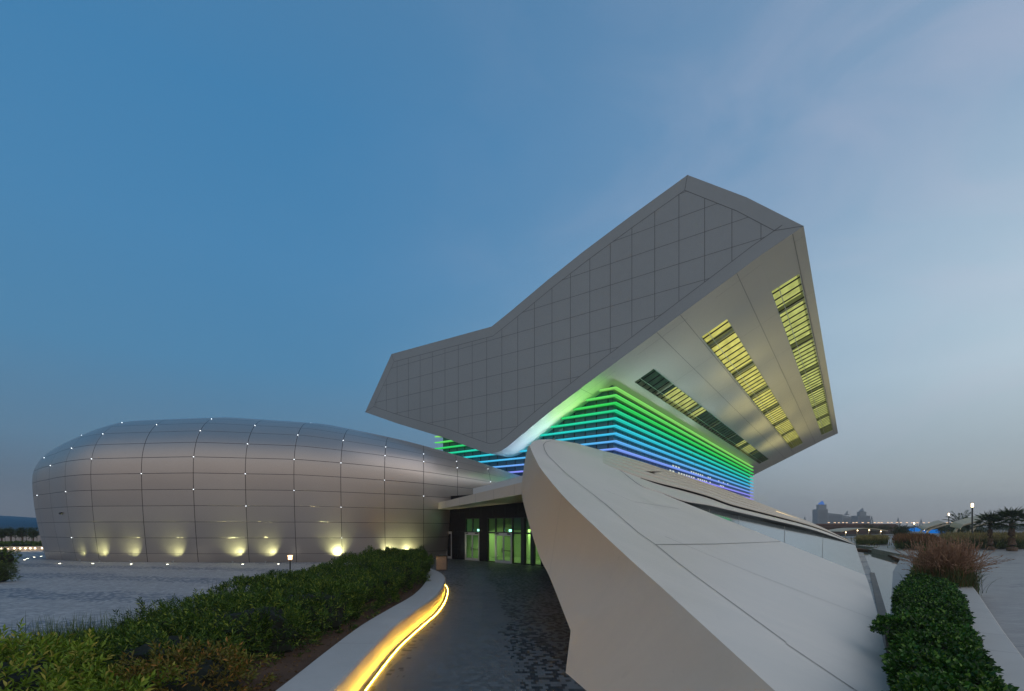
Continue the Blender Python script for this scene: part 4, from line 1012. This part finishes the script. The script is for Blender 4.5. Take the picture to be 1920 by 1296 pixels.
def grass_tuft(loc, lab, n, hgt, spread=.25, wd=.01, group=None, name='grass_tuft'):
    r = empty(name, loc, lab, 'grass tuft', group); tips, _ = blades('blades', [loc], n, spread, hgt, M['grassgreen'], r, r.location, wd, .75); return r
gg = 'wispy grass tufts at the plaza edge of the left planter'
for loc, n, h, t in (((-9.9, 10.6, .1), 800, 1.15, 'tallest wispy green grass tuft, beside the pale shrub at far left'), ((-9.2, 11.6, .1), 600, 1.15, 'wispy grass tuft just right of the tallest tuft'), ((-9.4, 13.6, .1), 500, 1.15, 'wispy grass between the middle shrub and the plaza'), ((-9.1, 15.8, .1), 400, 1.35, 'wispy grass at the near left corner of the long hedge'), ((-9.0, 21.5, .1), 320, 1.35, 'wispy grass behind the long hedge below the orange lamp')):
    grass_tuft(loc, t, n, h, .40, .017, gg)
# purple fountain grass
fg = empty('fountain_grass', (20.3, 22.2, .05), 'large arching fountain grass with rose-brown plumes at the end of the right hedge', 'ornamental grass')
bl0 = [(20.3 + x, 22.2 + y, .1) for x, y in ((0, 0), (-.5, .2), (.45, -.1), (.1, .5), (-.2, -.4), (-.7, .3), (.6, .15))]
blades('blades', bl0, 2400, .28, 1.5, M['grassgreen'], fg, fg.location, .024, .6)
tips, pre = blades('stems', bl0, 1000, .26, 2.5, M['rust'], fg, fg.location, .014, .40, 6, .55)
C, D = [], []
for k in range(9):
    t = k / 9; C.append(pre * (1 - t) + tips * t); D.append((tips - pre) + rng.normal(size=tips.shape) * .10)
leaves('plumes', np.concatenate(C), np.concatenate(D), .14, .03, M['plume'], fg, fg.location)

def grass_bed(name, lab, poly_fn, n, hgt, mat, green=True, z0=.05):
    pts = np.array([poly_fn(rng.uniform(0, 1), rng.uniform(0, 1)) for _ in range(n)])
    ln = rng.uniform(.7, 1.1, n) * hgt
    C = np.c_[pts, np.full(n, z0)]; D = rng.normal(size=(n, 3)) * .16 + np.array([0, 0, 1])
    o = leaves(name, C, D, hgt * .8, .10, M['grassgreen'], None); o['kind'] = 'stuff'; o['label'] = lab + ' (lower green blades)'
    C2 = C + D * hgt * .55; o2 = leaves('plumes', C2, D + rng.normal(size=(n, 3)) * .25, hgt * .55, .07, mat, o)
    return tag(o, lab, 'grass', kind='stuff')
def quad(a, b, c, d):
    a, b, c, d = (np.array(k, float) for k in (a, b, c, d)); return lambda s, t: (a * (1 - s) + b * s) * (1 - t) + (d * (1 - s) + c * s) * t
def XY(u, v, z=0): g = G(u, v, z); return (g.x, g.y)
grass_bed('grass_bed', 'straw coloured ornamental grass band left of the pavement gap', quad(XY(1606, 1022), XY(1664, 1022), XY(1660, 1017), XY(1610, 1017)), 3000, 1.2, M['straw'])
grass_bed('grass_bed', 'rust coloured ornamental grass band behind the dark low hedge', quad(XY(1680, 1030), XY(1762, 1034), XY(1745, 1020), XY(1682, 1019)), 4200, 1.5, M['rust'])
grass_bed('grass_bed', 'straw coloured ornamental grass band behind the two near palms', quad(XY(1775, 1031), XY(2040, 1029), XY(2040, 1022), XY(1770, 1022)), 9000, 1.75, M['straw'])
lowg = grass_bed('ground_cover', 'dark low planting around the far plaza', quad((48, 64), (140, 60), (190, 120), (60, 120)), 1500, .5, M['straw'])

# kerb beside right hedge, pool rims
kr = MB(); ko = [Vector((p[0], p[1], 0)) for p in kerb_out]
ko = [Vector(p.tolist() + [0])[:3] if False else Vector((p[0], p[1], 0)) for p in crom([tuple(k)[:2] for k in ko], 3)]
for (a, za), (c, zc) in zip([(0, .0), (.02, .42), (.05, .45), (1.25, .45), (1.28, .42)], [(.02, .42), (.05, .45), (1.25, .45), (1.28, .42), (1.28, 0)]): kr.strip(up(offs(ko, a), za), up(offs(ko, c), zc), 0)
for i in range(2, len(ko) - 2, 2):
    a = offs(ko, .0)[i]; c = offs(ko, 1.26)[i]; t = (ko[i + 1] - ko[i]).normalized() * .015; kr.add([a + Vector((0, 0, .454)), c + Vector((0, 0, .454)), c + t + Vector((0, 0, .454)), a + t + Vector((0, 0, .454))], [(0, 1, 2, 3)], 1)
o = kr.build('kerb_wall', [M['stone'], M['jointw']]); tag(o, 'straight pale stone kerb wall along the right side of the hedge', 'kerb wall')
rim = [(12.0, 15.2), (13.4, 17.0), (25.4, 32), (35.6, 44), (42.5, 55), (46, 62)]
rp = [Vector((p[0], p[1], 0)) for p in rim]
mb = MB(); wdt = [.02, 1.1, 1.0, .9, .9, .9]
ro = offs(rp, -1.0)
mb.strip(up(rp, -.5), up(rp, .12), 0)
o_ = [rp[i].lerp(ro[i], wdt[i]) for i in range(len(rp))]
mb.strip(up(rp, .12), up(o_, .12), 0); mb.strip(up(o_, .12), up(o_, 0), 0)
o = mb.build('pool_rim', M['rimgrey']); tag(o, 'pale stone rim between the pool water and the right hedge', 'pool rim')
def wall_seg(name, p, q, z0, z1, th, mat, lab, cat):
    p, q = Vector(p), Vector(q); d = (q - p).normalized(); n_ = Vector((-d.y, d.x)) * th
    mb = MB(); mb.prism([p, q, q + n_, p + n_], z0, z1 - .06); n2 = n_ * 1.12
    mb.prism([p - n_ * .06, q - n_ * .06, q + n2, p + n2], z1 - .06, z1)
    o = mb.build(name, mat); return tag(o, lab, cat)
wall_seg('pool_wall', XY(1634, 1036, -.14), XY(1700, 1052, -.14), -.5, .38, .4, M['wallgrey'], 'low block stone wall along the far right side of the pool', 'pool wall')
wall_seg('pool_wall', XY(1604, 1029, -.14), XY(1638, 1033.5, -.14), -.5, .38, .4, M['wallgrey'], 'short grey stone wall at the far end of the pool', 'pool wall')

# ------------------------------------------------------------------ lamp posts, palms, trees
def lamp_post(h):
    r = empty('lamp_post', (0, 0, 0)); z = h
    MB().tube([(0, 0, 0), (0, 0, .25), (0, 0, .3), (0, 0, z - .62)], [.16, .16, .10, .085], 10).build('pole', M['darkmetal'], r, local=True)
    MB().tube([(0, 0, z - .60), (0, 0, z - .08)], .16, 10).build('lantern', M['lamphead'], r, local=True)
    mb = MB().tube([(0, 0, z - .08), (0, 0, z)], .22, 10).tube([(0, 0, z - .64), (0, 0, z - .60)], .20, 10)
    for k in range(4): a = k * math.pi / 2; mb.box((.19 * math.cos(a), .19 * math.sin(a), z - .34), (.03, .03, .56))
    mb.build('cap', M['darkmetal'], r, local=True); return r
gl_ = 'dark lamp posts on the right promenade'
for u, vb, vt, lab in ((1823, 1028, 943, 'tall dark lamp post with a lit lantern beside the near palms'), (1779, 1010, 962, 'second lamp post, in front of the distant date palm'), (1714, 1006, 979, 'short distant lamp post left of the fountain grass')):
    Y = CZ * F / (vb - HOR); h = (vb - vt) / F * Y; o = lamp_post(h); o.location = P(u, vb, Y); tag(o, lab, 'lamp post', gl_)
    lamp('glow', 'POINT', o.location + Vector((0, 0, h - .34)), o, 60, (1, .75, .45), radius=.2).location = (0, -.0, h + .25)
def palm(loc, ht, cr, lab, fan=True, nf=46, tr=.26):
    r = empty('palm_tree', loc, lab, 'palm tree'); x, y, z0 = loc
    k = 9; pts = [(x + .04 * math.sin(i), y, z0 + ht * i / k) for i in range(k + 1)]
    rad = [tr * 1.55, tr * 1.7, tr * 1.35] + [tr * (1 - .03 * i) for i in range(k - 2)]
    mb = MB().tube(pts, rad, 12)
    for i in range(70):
        a = i * 2.4; zz = z0 + .1 + ht * .95 * i / 70; rr = tr * (1.5 if zz < z0 + ht * .25 else 1.02)
        p = Vector((x + math.cos(a) * rr, y + math.sin(a) * rr, zz)); mb.add([p + Vector((-math.sin(a) * .09, math.cos(a) * .09, 0)), p - Vector((-math.sin(a) * .09, math.cos(a) * .09, 0)), p + Vector((math.cos(a) * .10, math.sin(a) * .10, .14))], [(0, 1, 2)])
    mb.build('trunk', M['trunk'], r)
    C, D, LL = [], [], []; top_ = np.array((x, y, z0 + ht)); st = MB()
    for i in range(nf):
        a = i * 2.39996; el = math.radians(80 - (98 if fan else 100) * (i / nf) ** .9); fl = cr * (.55 if fan else .25) * rng.uniform(.85, 1.1)
        d = np.array((math.cos(a) * math.cos(el), math.sin(a) * math.cos(el), math.sin(el)))
        if fan:
            hub = top_ + d * fl * .95 + np.array((0, 0, -.05)); st.tube([top_, hub], .025, 4, smooth=False)
            sdv = np.array((-math.sin(a), math.cos(a), 0)); upv = np.cross(sdv, d)
            for b in np.linspace(-1.35, 1.35, 15):
                q = d * math.cos(b) + sdv * math.sin(b) + np.array((0, 0, -.15)) + rng.normal(size=3) * .05
                C.append(hub); D.append(q); LL.append(cr * .55 * (1 - .15 * abs(b)))
        else:
            prev = top_; dd_ = d.copy(); pts_ = [top_]
            for j in range(9):
                prev = prev + dd_ * cr / 8; dd_ = dd_ + np.array((0, 0, -.13)); dd_ /= np.linalg.norm(dd_); pts_.append(prev)
                sdv = np.array((-math.sin(a), math.cos(a), 0))
                for sgn in (-1, 1):
                    for h_ in (0, .5):
                        C.append(prev - dd_ * cr / 8 * h_); D.append(dd_ * .7 + sdv * sgn + np.array((0, 0, -.25))); LL.append(cr * .30 * (1 - .07 * j))
            st.tube(pts_, .02, 4, smooth=False)
    leaves('crown', np.array(C), np.array(D), np.array(LL), cr * (.045 if fan else .05), M['palm'], r, r.location)
    st.build('frond_stems', M['palm'], r); return r
def at_base(u, v): g = G(u, v); return (g.x, g.y, 0)
palm(at_base(1856.5, 1031.5), 3.35, 1.75, 'smaller fan palm just right of the tall lamp post', True, 30, .26)
palm(at_base(1897, 1033), 3.5, 2.2, 'larger bushy fan palm at the right picture edge', True, 34, .34)
palm((P(1803, 985, 92).x, 92, 0), 3.0, 2.9, 'distant feathery date palm between the two taller lamp posts', False, 34, .3)
def tree(name, loc, ht, cr, crh, lab, n=1500, cat='tree', group=None, mat='treeleaf', ls=.22):
    r = empty(name, loc, lab, cat, group); x, y, z0 = loc
    mb = MB(); mb.tube([(x, y, z0), (x + .05, y, z0 + ht * .5), (x, y, z0 + ht * .8)], [.035 * ht + .03, .03 * ht + .02, .02 * ht + .01], 8)
    for k in range(6):
        a = k * 1.05; mb.tube([(x, y, z0 + ht * .45), (x + math.cos(a) * cr * .35, y + math.sin(a) * cr * .35, z0 + ht * .68), (x + math.cos(a) * cr * .7, y + math.sin(a) * cr * .7, z0 + ht * .82)], [.02 * ht, .012 * ht, .005 * ht], 5)
    mb.build('trunk', M['trunk'], r)
    cc = []
    for k in range(12):
        a = rng.uniform(0, 6.28); q = rng.uniform(0, .65); cc.append((x + math.cos(a) * cr * q, y + math.sin(a) * cr * q, z0 + ht - crh * .5 + rng.uniform(-.3, .3) * crh))
    C, D = [], []
    for q in cc:
        m_ = n // 12; d = rng.normal(size=(m_, 3)); d /= np.linalg.norm(d, axis=1)[:, None]; s_ = np.array((cr * .42, cr * .42, crh * .32))
        C.append(np.array(q) + d * s_ * rng.uniform(.3, 1.05, (m_, 1))); D.append(d + rng.normal(size=(m_, 3)) * .5)
    leaves('crown', np.concatenate(C), np.concatenate(D), ls, ls * .5, M[mat], r, r.location); return r
tree('tree', (P(1690, 985, 95).x, 95, 0), 3.3, 2.1, 2.7, 'rounded broadleaf tree with string lights left of the short lamp post', 2600)
for u, Y, h, c, t in ((1632, 150, 3.6, 3.5, 'dark tree mass in front of the brown louvred building, left one'), (1655, 155, 3.4, 3.2, 'dark tree in front of the right end of the brown louvred building'), (1764, 120, 3.6, 2.0, 'small dark tree left of the distant date palm'), (1786, 125, 3.2, 1.8, 'small tree between the second lamp post and the date palm'), (1838, 88, 2.7, 1.8, 'green shrub-like tree behind the small fan palm'), (1826, 92, 2.5, 1.6, 'round green bush under the pale canopy right of the tall lamp')):
    tree('tree', (P(u, 985, Y).x, Y, -.0), h, c, h * .8, t, 1300)
for i, (u, t) in enumerate([(3, 'tree cut by the left picture edge before the blue roof'), (20, 'second small tree from the left before the blue roof'), (42, 'third small tree before the blue roof, widest crown'), (62, 'small tree nearest the bronze building on the left')]):
    tree('tree', (P(u, 985, 78).x, 78, 0), 2.7, 1.15, 1.5, t, 900, group='small trees along the fence on the far left')

# ------------------------------------------------------------------ far left
mb = MB(); nu, nv = 48, 10; vs_ = []; cx, cy = P(-120, 985, 190).x, 190
for j in range(nv + 1):
    th = math.pi / 2 * j / nv
    for i in range(nu): ph = 2 * math.pi * i / nu; vs_.append((cx + math.cos(ph) * 62 * math.cos(th), cy + math.sin(ph) * 22 * math.cos(th), 7.6 * math.sin(th) ** .9))
mb.add(vs_, [(j * nu + i, j * nu + (i + 1) % nu, (j + 1) * nu + (i + 1) % nu, (j + 1) * nu + i) for j in range(nv) for i in range(nu)], 0, smooth=True)
tag(mb.build('blue_hall', M['bluewall']), 'low wide deep blue curved roof beyond the trees at far left', 'building')
fe = empty('fence', P(40, 1020, 84), 'pale panelled boundary fence behind the trees at far left', 'fence')
for k in range(16):
    u = -70 + k * 10; a = P(u, 985, 84); mb = MB().box((a.x + .45, 84, .78), (.86, .05, 1.35)); mb.build('panel', paint('fence_panel', c4(.42, .38, .36), .6, .1, 1) if k == 0 else bpy.data.materials['fence_panel'], fe)
    MB().box((a.x - .02, 84, .78), (.06, .08, 1.56)).build('post', M['darkmetal'], fe)
hedge_mass('hedge', 'low clipped dark hedge below the pale fence at far left', [(-95, 72.5), (-85, 72.5), (-78, 72.5), (-70, 72.5)], [(-95, 70), (-85, 70), (-78, 70), (-70, 70)], lambda t: .62, 2400, M['leafdark'], .16, .07, 6, .12, z0=.0)
rw = empty('retaining_wall', (-60, 58, 0), 'long low stone wall dotted with small warm step lights at far left', 'wall')
wa, wb = Vector((-72, 56.5, 0)), Vector((-54, 61.5, 0)); d = (wb - wa).normalized(); n2 = Vector((-d.y, d.x, 0))
mb = MB(); mb.obox(wa, wb - wa, n2 * .4, (0, 0, .5)); mb.obox(wa + Vector((0, 0, .5)) - n2 * .05, wb - wa, n2 * .5, (0, 0, .06)); mb.build('wall', M['stone'], rw)
for u in (2, 15, 27, 38, 48, 57, 66, 79):
    x = (u - 960) / F; t = (wa.x - x * wa.y) / (x * d.y - d.x); p = wa + d * t
    mb = MB(); mb.obox(p - d * .06 - n2 * .04 + Vector((0, 0, .26)), d * .12, n2 * .05, (0, 0, .14)); mb.build('step_light', M['lamphead'], rw)
    lamp('glow', 'POINT', p - n2 * .35 + Vector((0, 0, .3)), rw, 2.2, (1, .65, .35), radius=.08)
bush('shrub', 'round dark shrub at the left picture edge on the far plaza', 'shrub', (P(6, 1060, 38).x, 38, .45), (.75, .7, .75), 200, M['leafdark'], .14, .05, 7, .15)
bush('shrub', 'spiky low shrub cut by the left picture edge, nearer one', 'shrub', (P(-4, 1095, 27).x, 27, .35), (.5, .5, .55), 160, M['grassgreen'], .26, .025, 7, .12)

# ------------------------------------------------------------------ far right: pavilions, louvred hall, skyline
lh = empty('louvred_hall', P(1600, 1002, 160), 'low wide brown louvred building on the horizon behind the trees', 'building')
a, c = P(1500, 985, 150), P(1684, 985, 175); dv = (c - a); dv.z = 0; nrm = Vector((-dv.y, dv.x, 0)).normalized() * 12
MB().obox((a.x, a.y, 0), dv, nrm, (0, 0, 3.3)).build('wall', M['darkmetal'], lh)
mb = MB()
for k in range(7): mb.obox(Vector((a.x, a.y, .35 + k * .46)) - nrm * .03, dv, nrm * .02, (0, 0, .24))
mb.build('louvre', M['louvre'], lh)
mb = MB(); mb.obox(Vector((a.x - 3, a.y, 3.35)) - nrm * .10, dv * 1.03, nrm * 1.15, (0, 0, .35)); mb.build('roof', M['louvre'], lh)
def pavilion(name, u, vb, Y, span, rise, lab, nrib, dx, depth=7, lights=True):
    r = empty(name, P(u, vb, Y), lab, 'shade canopy'); b0 = r.location
    sh = MB(); vs_ = []
    n = 12
    for j in range(2):
        for i in range(n + 1):
            t = i / n; zc = rise * (.62 + .38 * math.sin(t * math.pi * .9)); vs_.append(Vector((b0.x + dx * span * t, b0.y + j * depth, zc)))
    sh.add(vs_, [(i, i + 1, n + 2 + i, n + 1 + i) for i in range(n)], 0, smooth=True)
    sh.add([v + Vector((0, 0, .18)) for v in vs_], [(i, i + 1, n + 2 + i, n + 1 + i) for i in range(n)], 0, smooth=True)
    sh.add([v for v in vs_[:n + 1]] + [v + Vector((0, 0, .18)) for v in vs_[:n + 1]], [(i, i + 1, n + 2 + i, n + 1 + i) for i in range(n)], 0)
    sh.build('roof', M['straw_cl'], r)
    for k in range(nrib):
        t = (k + .5) / nrib; x = b0.x + dx * span * t; zc = rise * (.62 + .38 * math.sin(t * math.pi * .9))
        mb = MB().tube([(x, b0.y + .6, 0), (x, b0.y + .6, zc * .5), (x, b0.y + .5, zc)], [.10, .08, .08], 8); mb.build('column', M['straw_cl'], r)
        if lights: MB().tube([(x, b0.y + .35, zc - .42), (x, b0.y + .35, zc - .22)], .09, 8).build('canopy_light', M['lamphead'], r)
    return r
M['straw_cl'] = paint('cream_canopy', c4(.44, .41, .31), .6, .08, .4)
pavilion('shade_canopy', 1577, 1007, 118, 11.5, 2.35, 'long low vaulted shade canopy with a row of column lights', 4, 1)
def cantilever(u, Y, w_, h, reach, lab, n=2, sp_=1.6):
    r = empty('cantilever_canopy', P(u, 985, Y), lab, 'shade canopy'); r.location.z = 0; b0 = r.location
    prof = [Vector((.25, 0, 0)), Vector((-.15, 0, h * .22)), Vector((-.1, 0, h * .42)), Vector((.5, 0, h * .62)), Vector((1.4, 0, h * .72)), Vector((reach, 0, h))]
    pr = [Vector((*p, )) for p in crom([tuple(p) for p in prof], 4)]
    for k in range(n):
        mb = MB(); o_ = b0 + Vector((k * sp_, -k * .4, 0))
        front = [o_ + p for p in pr]; 
        dn = [Vector((0, 0, 0)) for _ in pr]
        for i in range(len(pr)): t = (pr[min(i + 1, len(pr) - 1)] - pr[max(i - 1, 0)]).normalized(); dn[i] = Vector((t.z, 0, -t.x)) * .28
        inn_ = [f_ + dn[i] for i, f_ in enumerate(front)]; yv = Vector((0, .35, 0))
        mb.strip(front, inn_, 0); mb.strip([p + yv for p in front], [p + yv for p in inn_], 0); mb.strip(front, [p + yv for p in front], 0); mb.strip(inn_, [p + yv for p in inn_], 0)
        mb.build('rib', M['straw_cl'], r)
    k0 = 10; rf = MB(); A = [b0 + p + Vector((0, -.8, .05)) for p in pr[k0:]]; B = [p + Vector((w_ * .2, w_, .5)) for p in A]
    rf.strip(A, B, 0); rf.strip([p + Vector((0, 0, .15)) for p in A], [p + Vector((0, 0, .15)) for p in B], 0); rf.strip(A, [p + Vector((0, 0, .15)) for p in A], 0)
    rf.build('roof', M['straw_cl'], r)
    MB().tube([b0 + Vector((.9, .1, h * .55)), b0 + Vector((.9, .1, h * .60))], .12, 8).build('canopy_light', M['lamphead'], r)
    return r
cantilever(1726, 110, 2.2, 3.7, 4.8, 'cream curved cantilever canopy directly behind the fountain grass', 2, 1.3)
cantilever(1791, 84, 2.6, 4.6, 6.2, 'larger cream curved canopy behind the tall lamp post and palms', 2, 2.5)
for u, v, Y, s_, t in ((1760, 996, 140, 3.2, 'larger blue lit tent beside the left cantilever canopy'), (1717, 993, 150, 2.4, 'small blue lit tent behind the short lamp post')):
    c = P(u, v, Y); mb = MB().tube([(c.x, Y, c.z - .6), (c.x, Y, c.z + .2), (c.x, Y, c.z + .6)], [s_, s_ * .8, .1], 10)
    r = empty('tent', (c.x, Y, 0), t, 'tent'); mb.build('cloth', M['skyblue_cloth'], r)
    m2 = MB(); [m2.tube([(c.x + q, Y, 0), (c.x + q, Y, c.z - .6)], .06, 6) for q in (-s_ * .8, s_ * .8)]; m2.build('pole', M['darkmetal'], r)
M['distwall'] = M['haze_tower']; M['distwin'] = paint('tower_window_band', c4(.045, .055, .065), .3, .2, .05); M['distlit'] = emit('tower_crown_light', lin((40, 110, 200)), .9)
def tower(u0, u1, vt, Y, lab, crown=None, slope=0, name='tower', floors=12):
    a, c = P(u0, 985, Y), P(u1, 985, Y); w_ = c.x - a.x; h = CZ + (HOR - vt) / F * Y
    r = empty(name, ((a.x + c.x) / 2, Y, 0), lab, 'tower' if name == 'tower' else 'building')
    mb = MB(); pts = [(a.x, Y, -1), (c.x, Y, -1), (c.x, Y, h - slope), (a.x, Y, h)]; b_ = Vector((0, max(12, w_ * .8), 0))
    vs_ = [Vector(p) for p in pts] + [Vector(p) + b_ for p in pts]
    mb.add(vs_, [(0, 1, 2, 3), (7, 6, 5, 4), (0, 3, 7, 4), (1, 5, 6, 2), (3, 2, 6, 7)]); mb.build('wall', M['distwall'], r)
    wn_ = MB(); fl = floors
    for k in range(fl):
        z = 2 + (h - slope - 3) * k / fl; wn_.obox((a.x + w_ * .06, Y - .25, z), (w_ * .88, 0, 0), (0, .3, 0), (0, 0, (h - slope) / fl * .42))
    wn_.build('window_band', M['distwin'], r)
    if crown:
        cu0, cu1, cv, lit = crown; p, q = P(cu0, 985, Y), P(cu1, 985, Y); ch = CZ + (HOR - cv) / F * Y
        m3 = MB().box(((p.x + q.x) / 2, Y + 6, (h + ch) / 2), (q.x - p.x, 8, ch - h)); m3.build('crown', M['distwall'], r)
        m4 = MB().tube([((p.x + q.x) / 2, Y + 6, ch), ((p.x + q.x) / 2 + 2, Y + 6, ch + 7)], [(q.x - p.x) * .42, .6], 6, smooth=False); m4.build('spire', M['distlit'] if lit else M['distwall'], r)
    return r
TY = 900
tower(1533, 1552.5, 955, TY, 'hazy left skyline tower with a blue lit crown', (1537, 1551, 946, True))
tower(1552, 1580, 962, TY + 30, 'long hazy block sloping down right of the blue crowned tower', None, 3, 'block', 8)
tower(1577, 1609, 966, TY + 50, 'lower hazy block between the two skyline towers', (1588, 1594, 964.5, False), 5, 'block', 7)
tower(1609, 1632, 967, TY, 'hazy right skyline tower with a slim stepped top', (1614, 1626, 959.5, False))
def mast(u, vt, Y, lab):
    h = CZ + (HOR - vt) / F * Y; x = P(u, 985, Y).x; r = empty('bridge_pylon', (x, Y, 0), lab, 'pylon', 'thin pylons on the horizon')
    MB().tube([(x - 3, Y, 0), (x, Y, h)], [1.0, .5], 5).tube([(x + 3, Y, 0), (x, Y, h)], [1.0, .5], 5).box((x, Y, h * .4), (4.4, .8, .8)).build('frame', M['distwall'], r)
for u, v, t in ((1509, 969, 'thin pylon left of the blue crowned tower'), (1578, 970, 'thin pylon standing before the middle skyline block'), (1634.5, 968, 'thin pylon touching the right skyline tower'), (1684, 971, 'thin pylon above the rounded tree'), (1727, 974, 'thin pylon above the left cantilever canopy'), (1740, 981, 'shortest thin pylon, right of the left cantilever canopy')): mast(u, v, 780, t)
def far_lamp():
    r = empty('street_lamp', (0, 0, 0)); MB().tube([(0, 0, 0), (0, 0, 6.0)], .22, 5).build('pole', M['darkmetal'], r, local=True)
    MB().box((0, 0, 6.3), (1.5, 1.5, .7)).build('lantern', M['lampfar'], r, local=True); return r
M['lampfar'] = emit('far_lamp', (1.0, .66, .38, 1), 1.7)
pf = None; u = 1554
k = 0
while u < 1800:
    if pf is None: o = pf = far_lamp()
    else: o = copy_tree(pf)
    Y = 560 + 60 * rng.uniform(); o.location = (P(u, 985, Y).x, Y, 0.2 * rng.uniform()); tag(o, 'tiny glowing street lamp in the row along the far shore', 'street lamp', 'street lamps along the far shore'); u += rng.uniform(5, 14)
# dark shore line and low roofs behind the planting
mb = MB()
for k in range(70):
    x0 = 150 + k * 9; h_ = 1.8 + 1.6 * rng.uniform(); mb.box((x0, 330 + 20 * rng.uniform(), h_ / 2 - .3), (10, 6, h_))
pts = []
n = 9000; xs = rng.uniform(150, 700, n); C = np.c_[xs, 320 + rng.uniform(0, 25, n), rng.uniform(0, 1, n) * (2.0 + 1.1 * np.sin(xs * .11) + .7 * np.sin(xs * .37))]; D = rng.normal(size=(n, 3)) + np.array((0, -.3, .4))
o = leaves('far_trees', C, D, 1.5, .9, M['treeleaf']); tag(o, 'dark belt of far trees along the shore', 'trees', kind='stuff')
n = 5000; xs = rng.uniform(-420, -100, n); C = np.c_[xs, 230 + rng.uniform(0, 20, n), rng.uniform(0, 1, n) * 2.4]; o = leaves('far_trees', C, rng.normal(size=(n, 3)), 1.2, .8, M['treeleaf']); tag(o, 'dark far shrubs behind the fence at far left', 'trees', kind='stuff')

# ------------------------------------------------------------------ evening haze
hm = bpy.data.materials.new('haze'); hm.use_nodes = True; nt = hm.node_tree; nt.nodes.clear()
pv = nd(nt, 'ShaderNodeVolumePrincipled'); pv.inputs['Color'].default_value = (.86, .90, .96, 1); pv.inputs['Density'].default_value = .00045
oo = nd(nt, 'ShaderNodeOutputMaterial'); nt.links.new(pv.outputs[0], oo.inputs[1])
hz = MB().box((300, 500, 31), (2600, 1200, 66)).build('haze', hm); tag(hz, 'thin evening haze over the whole site', None, kind='stuff')
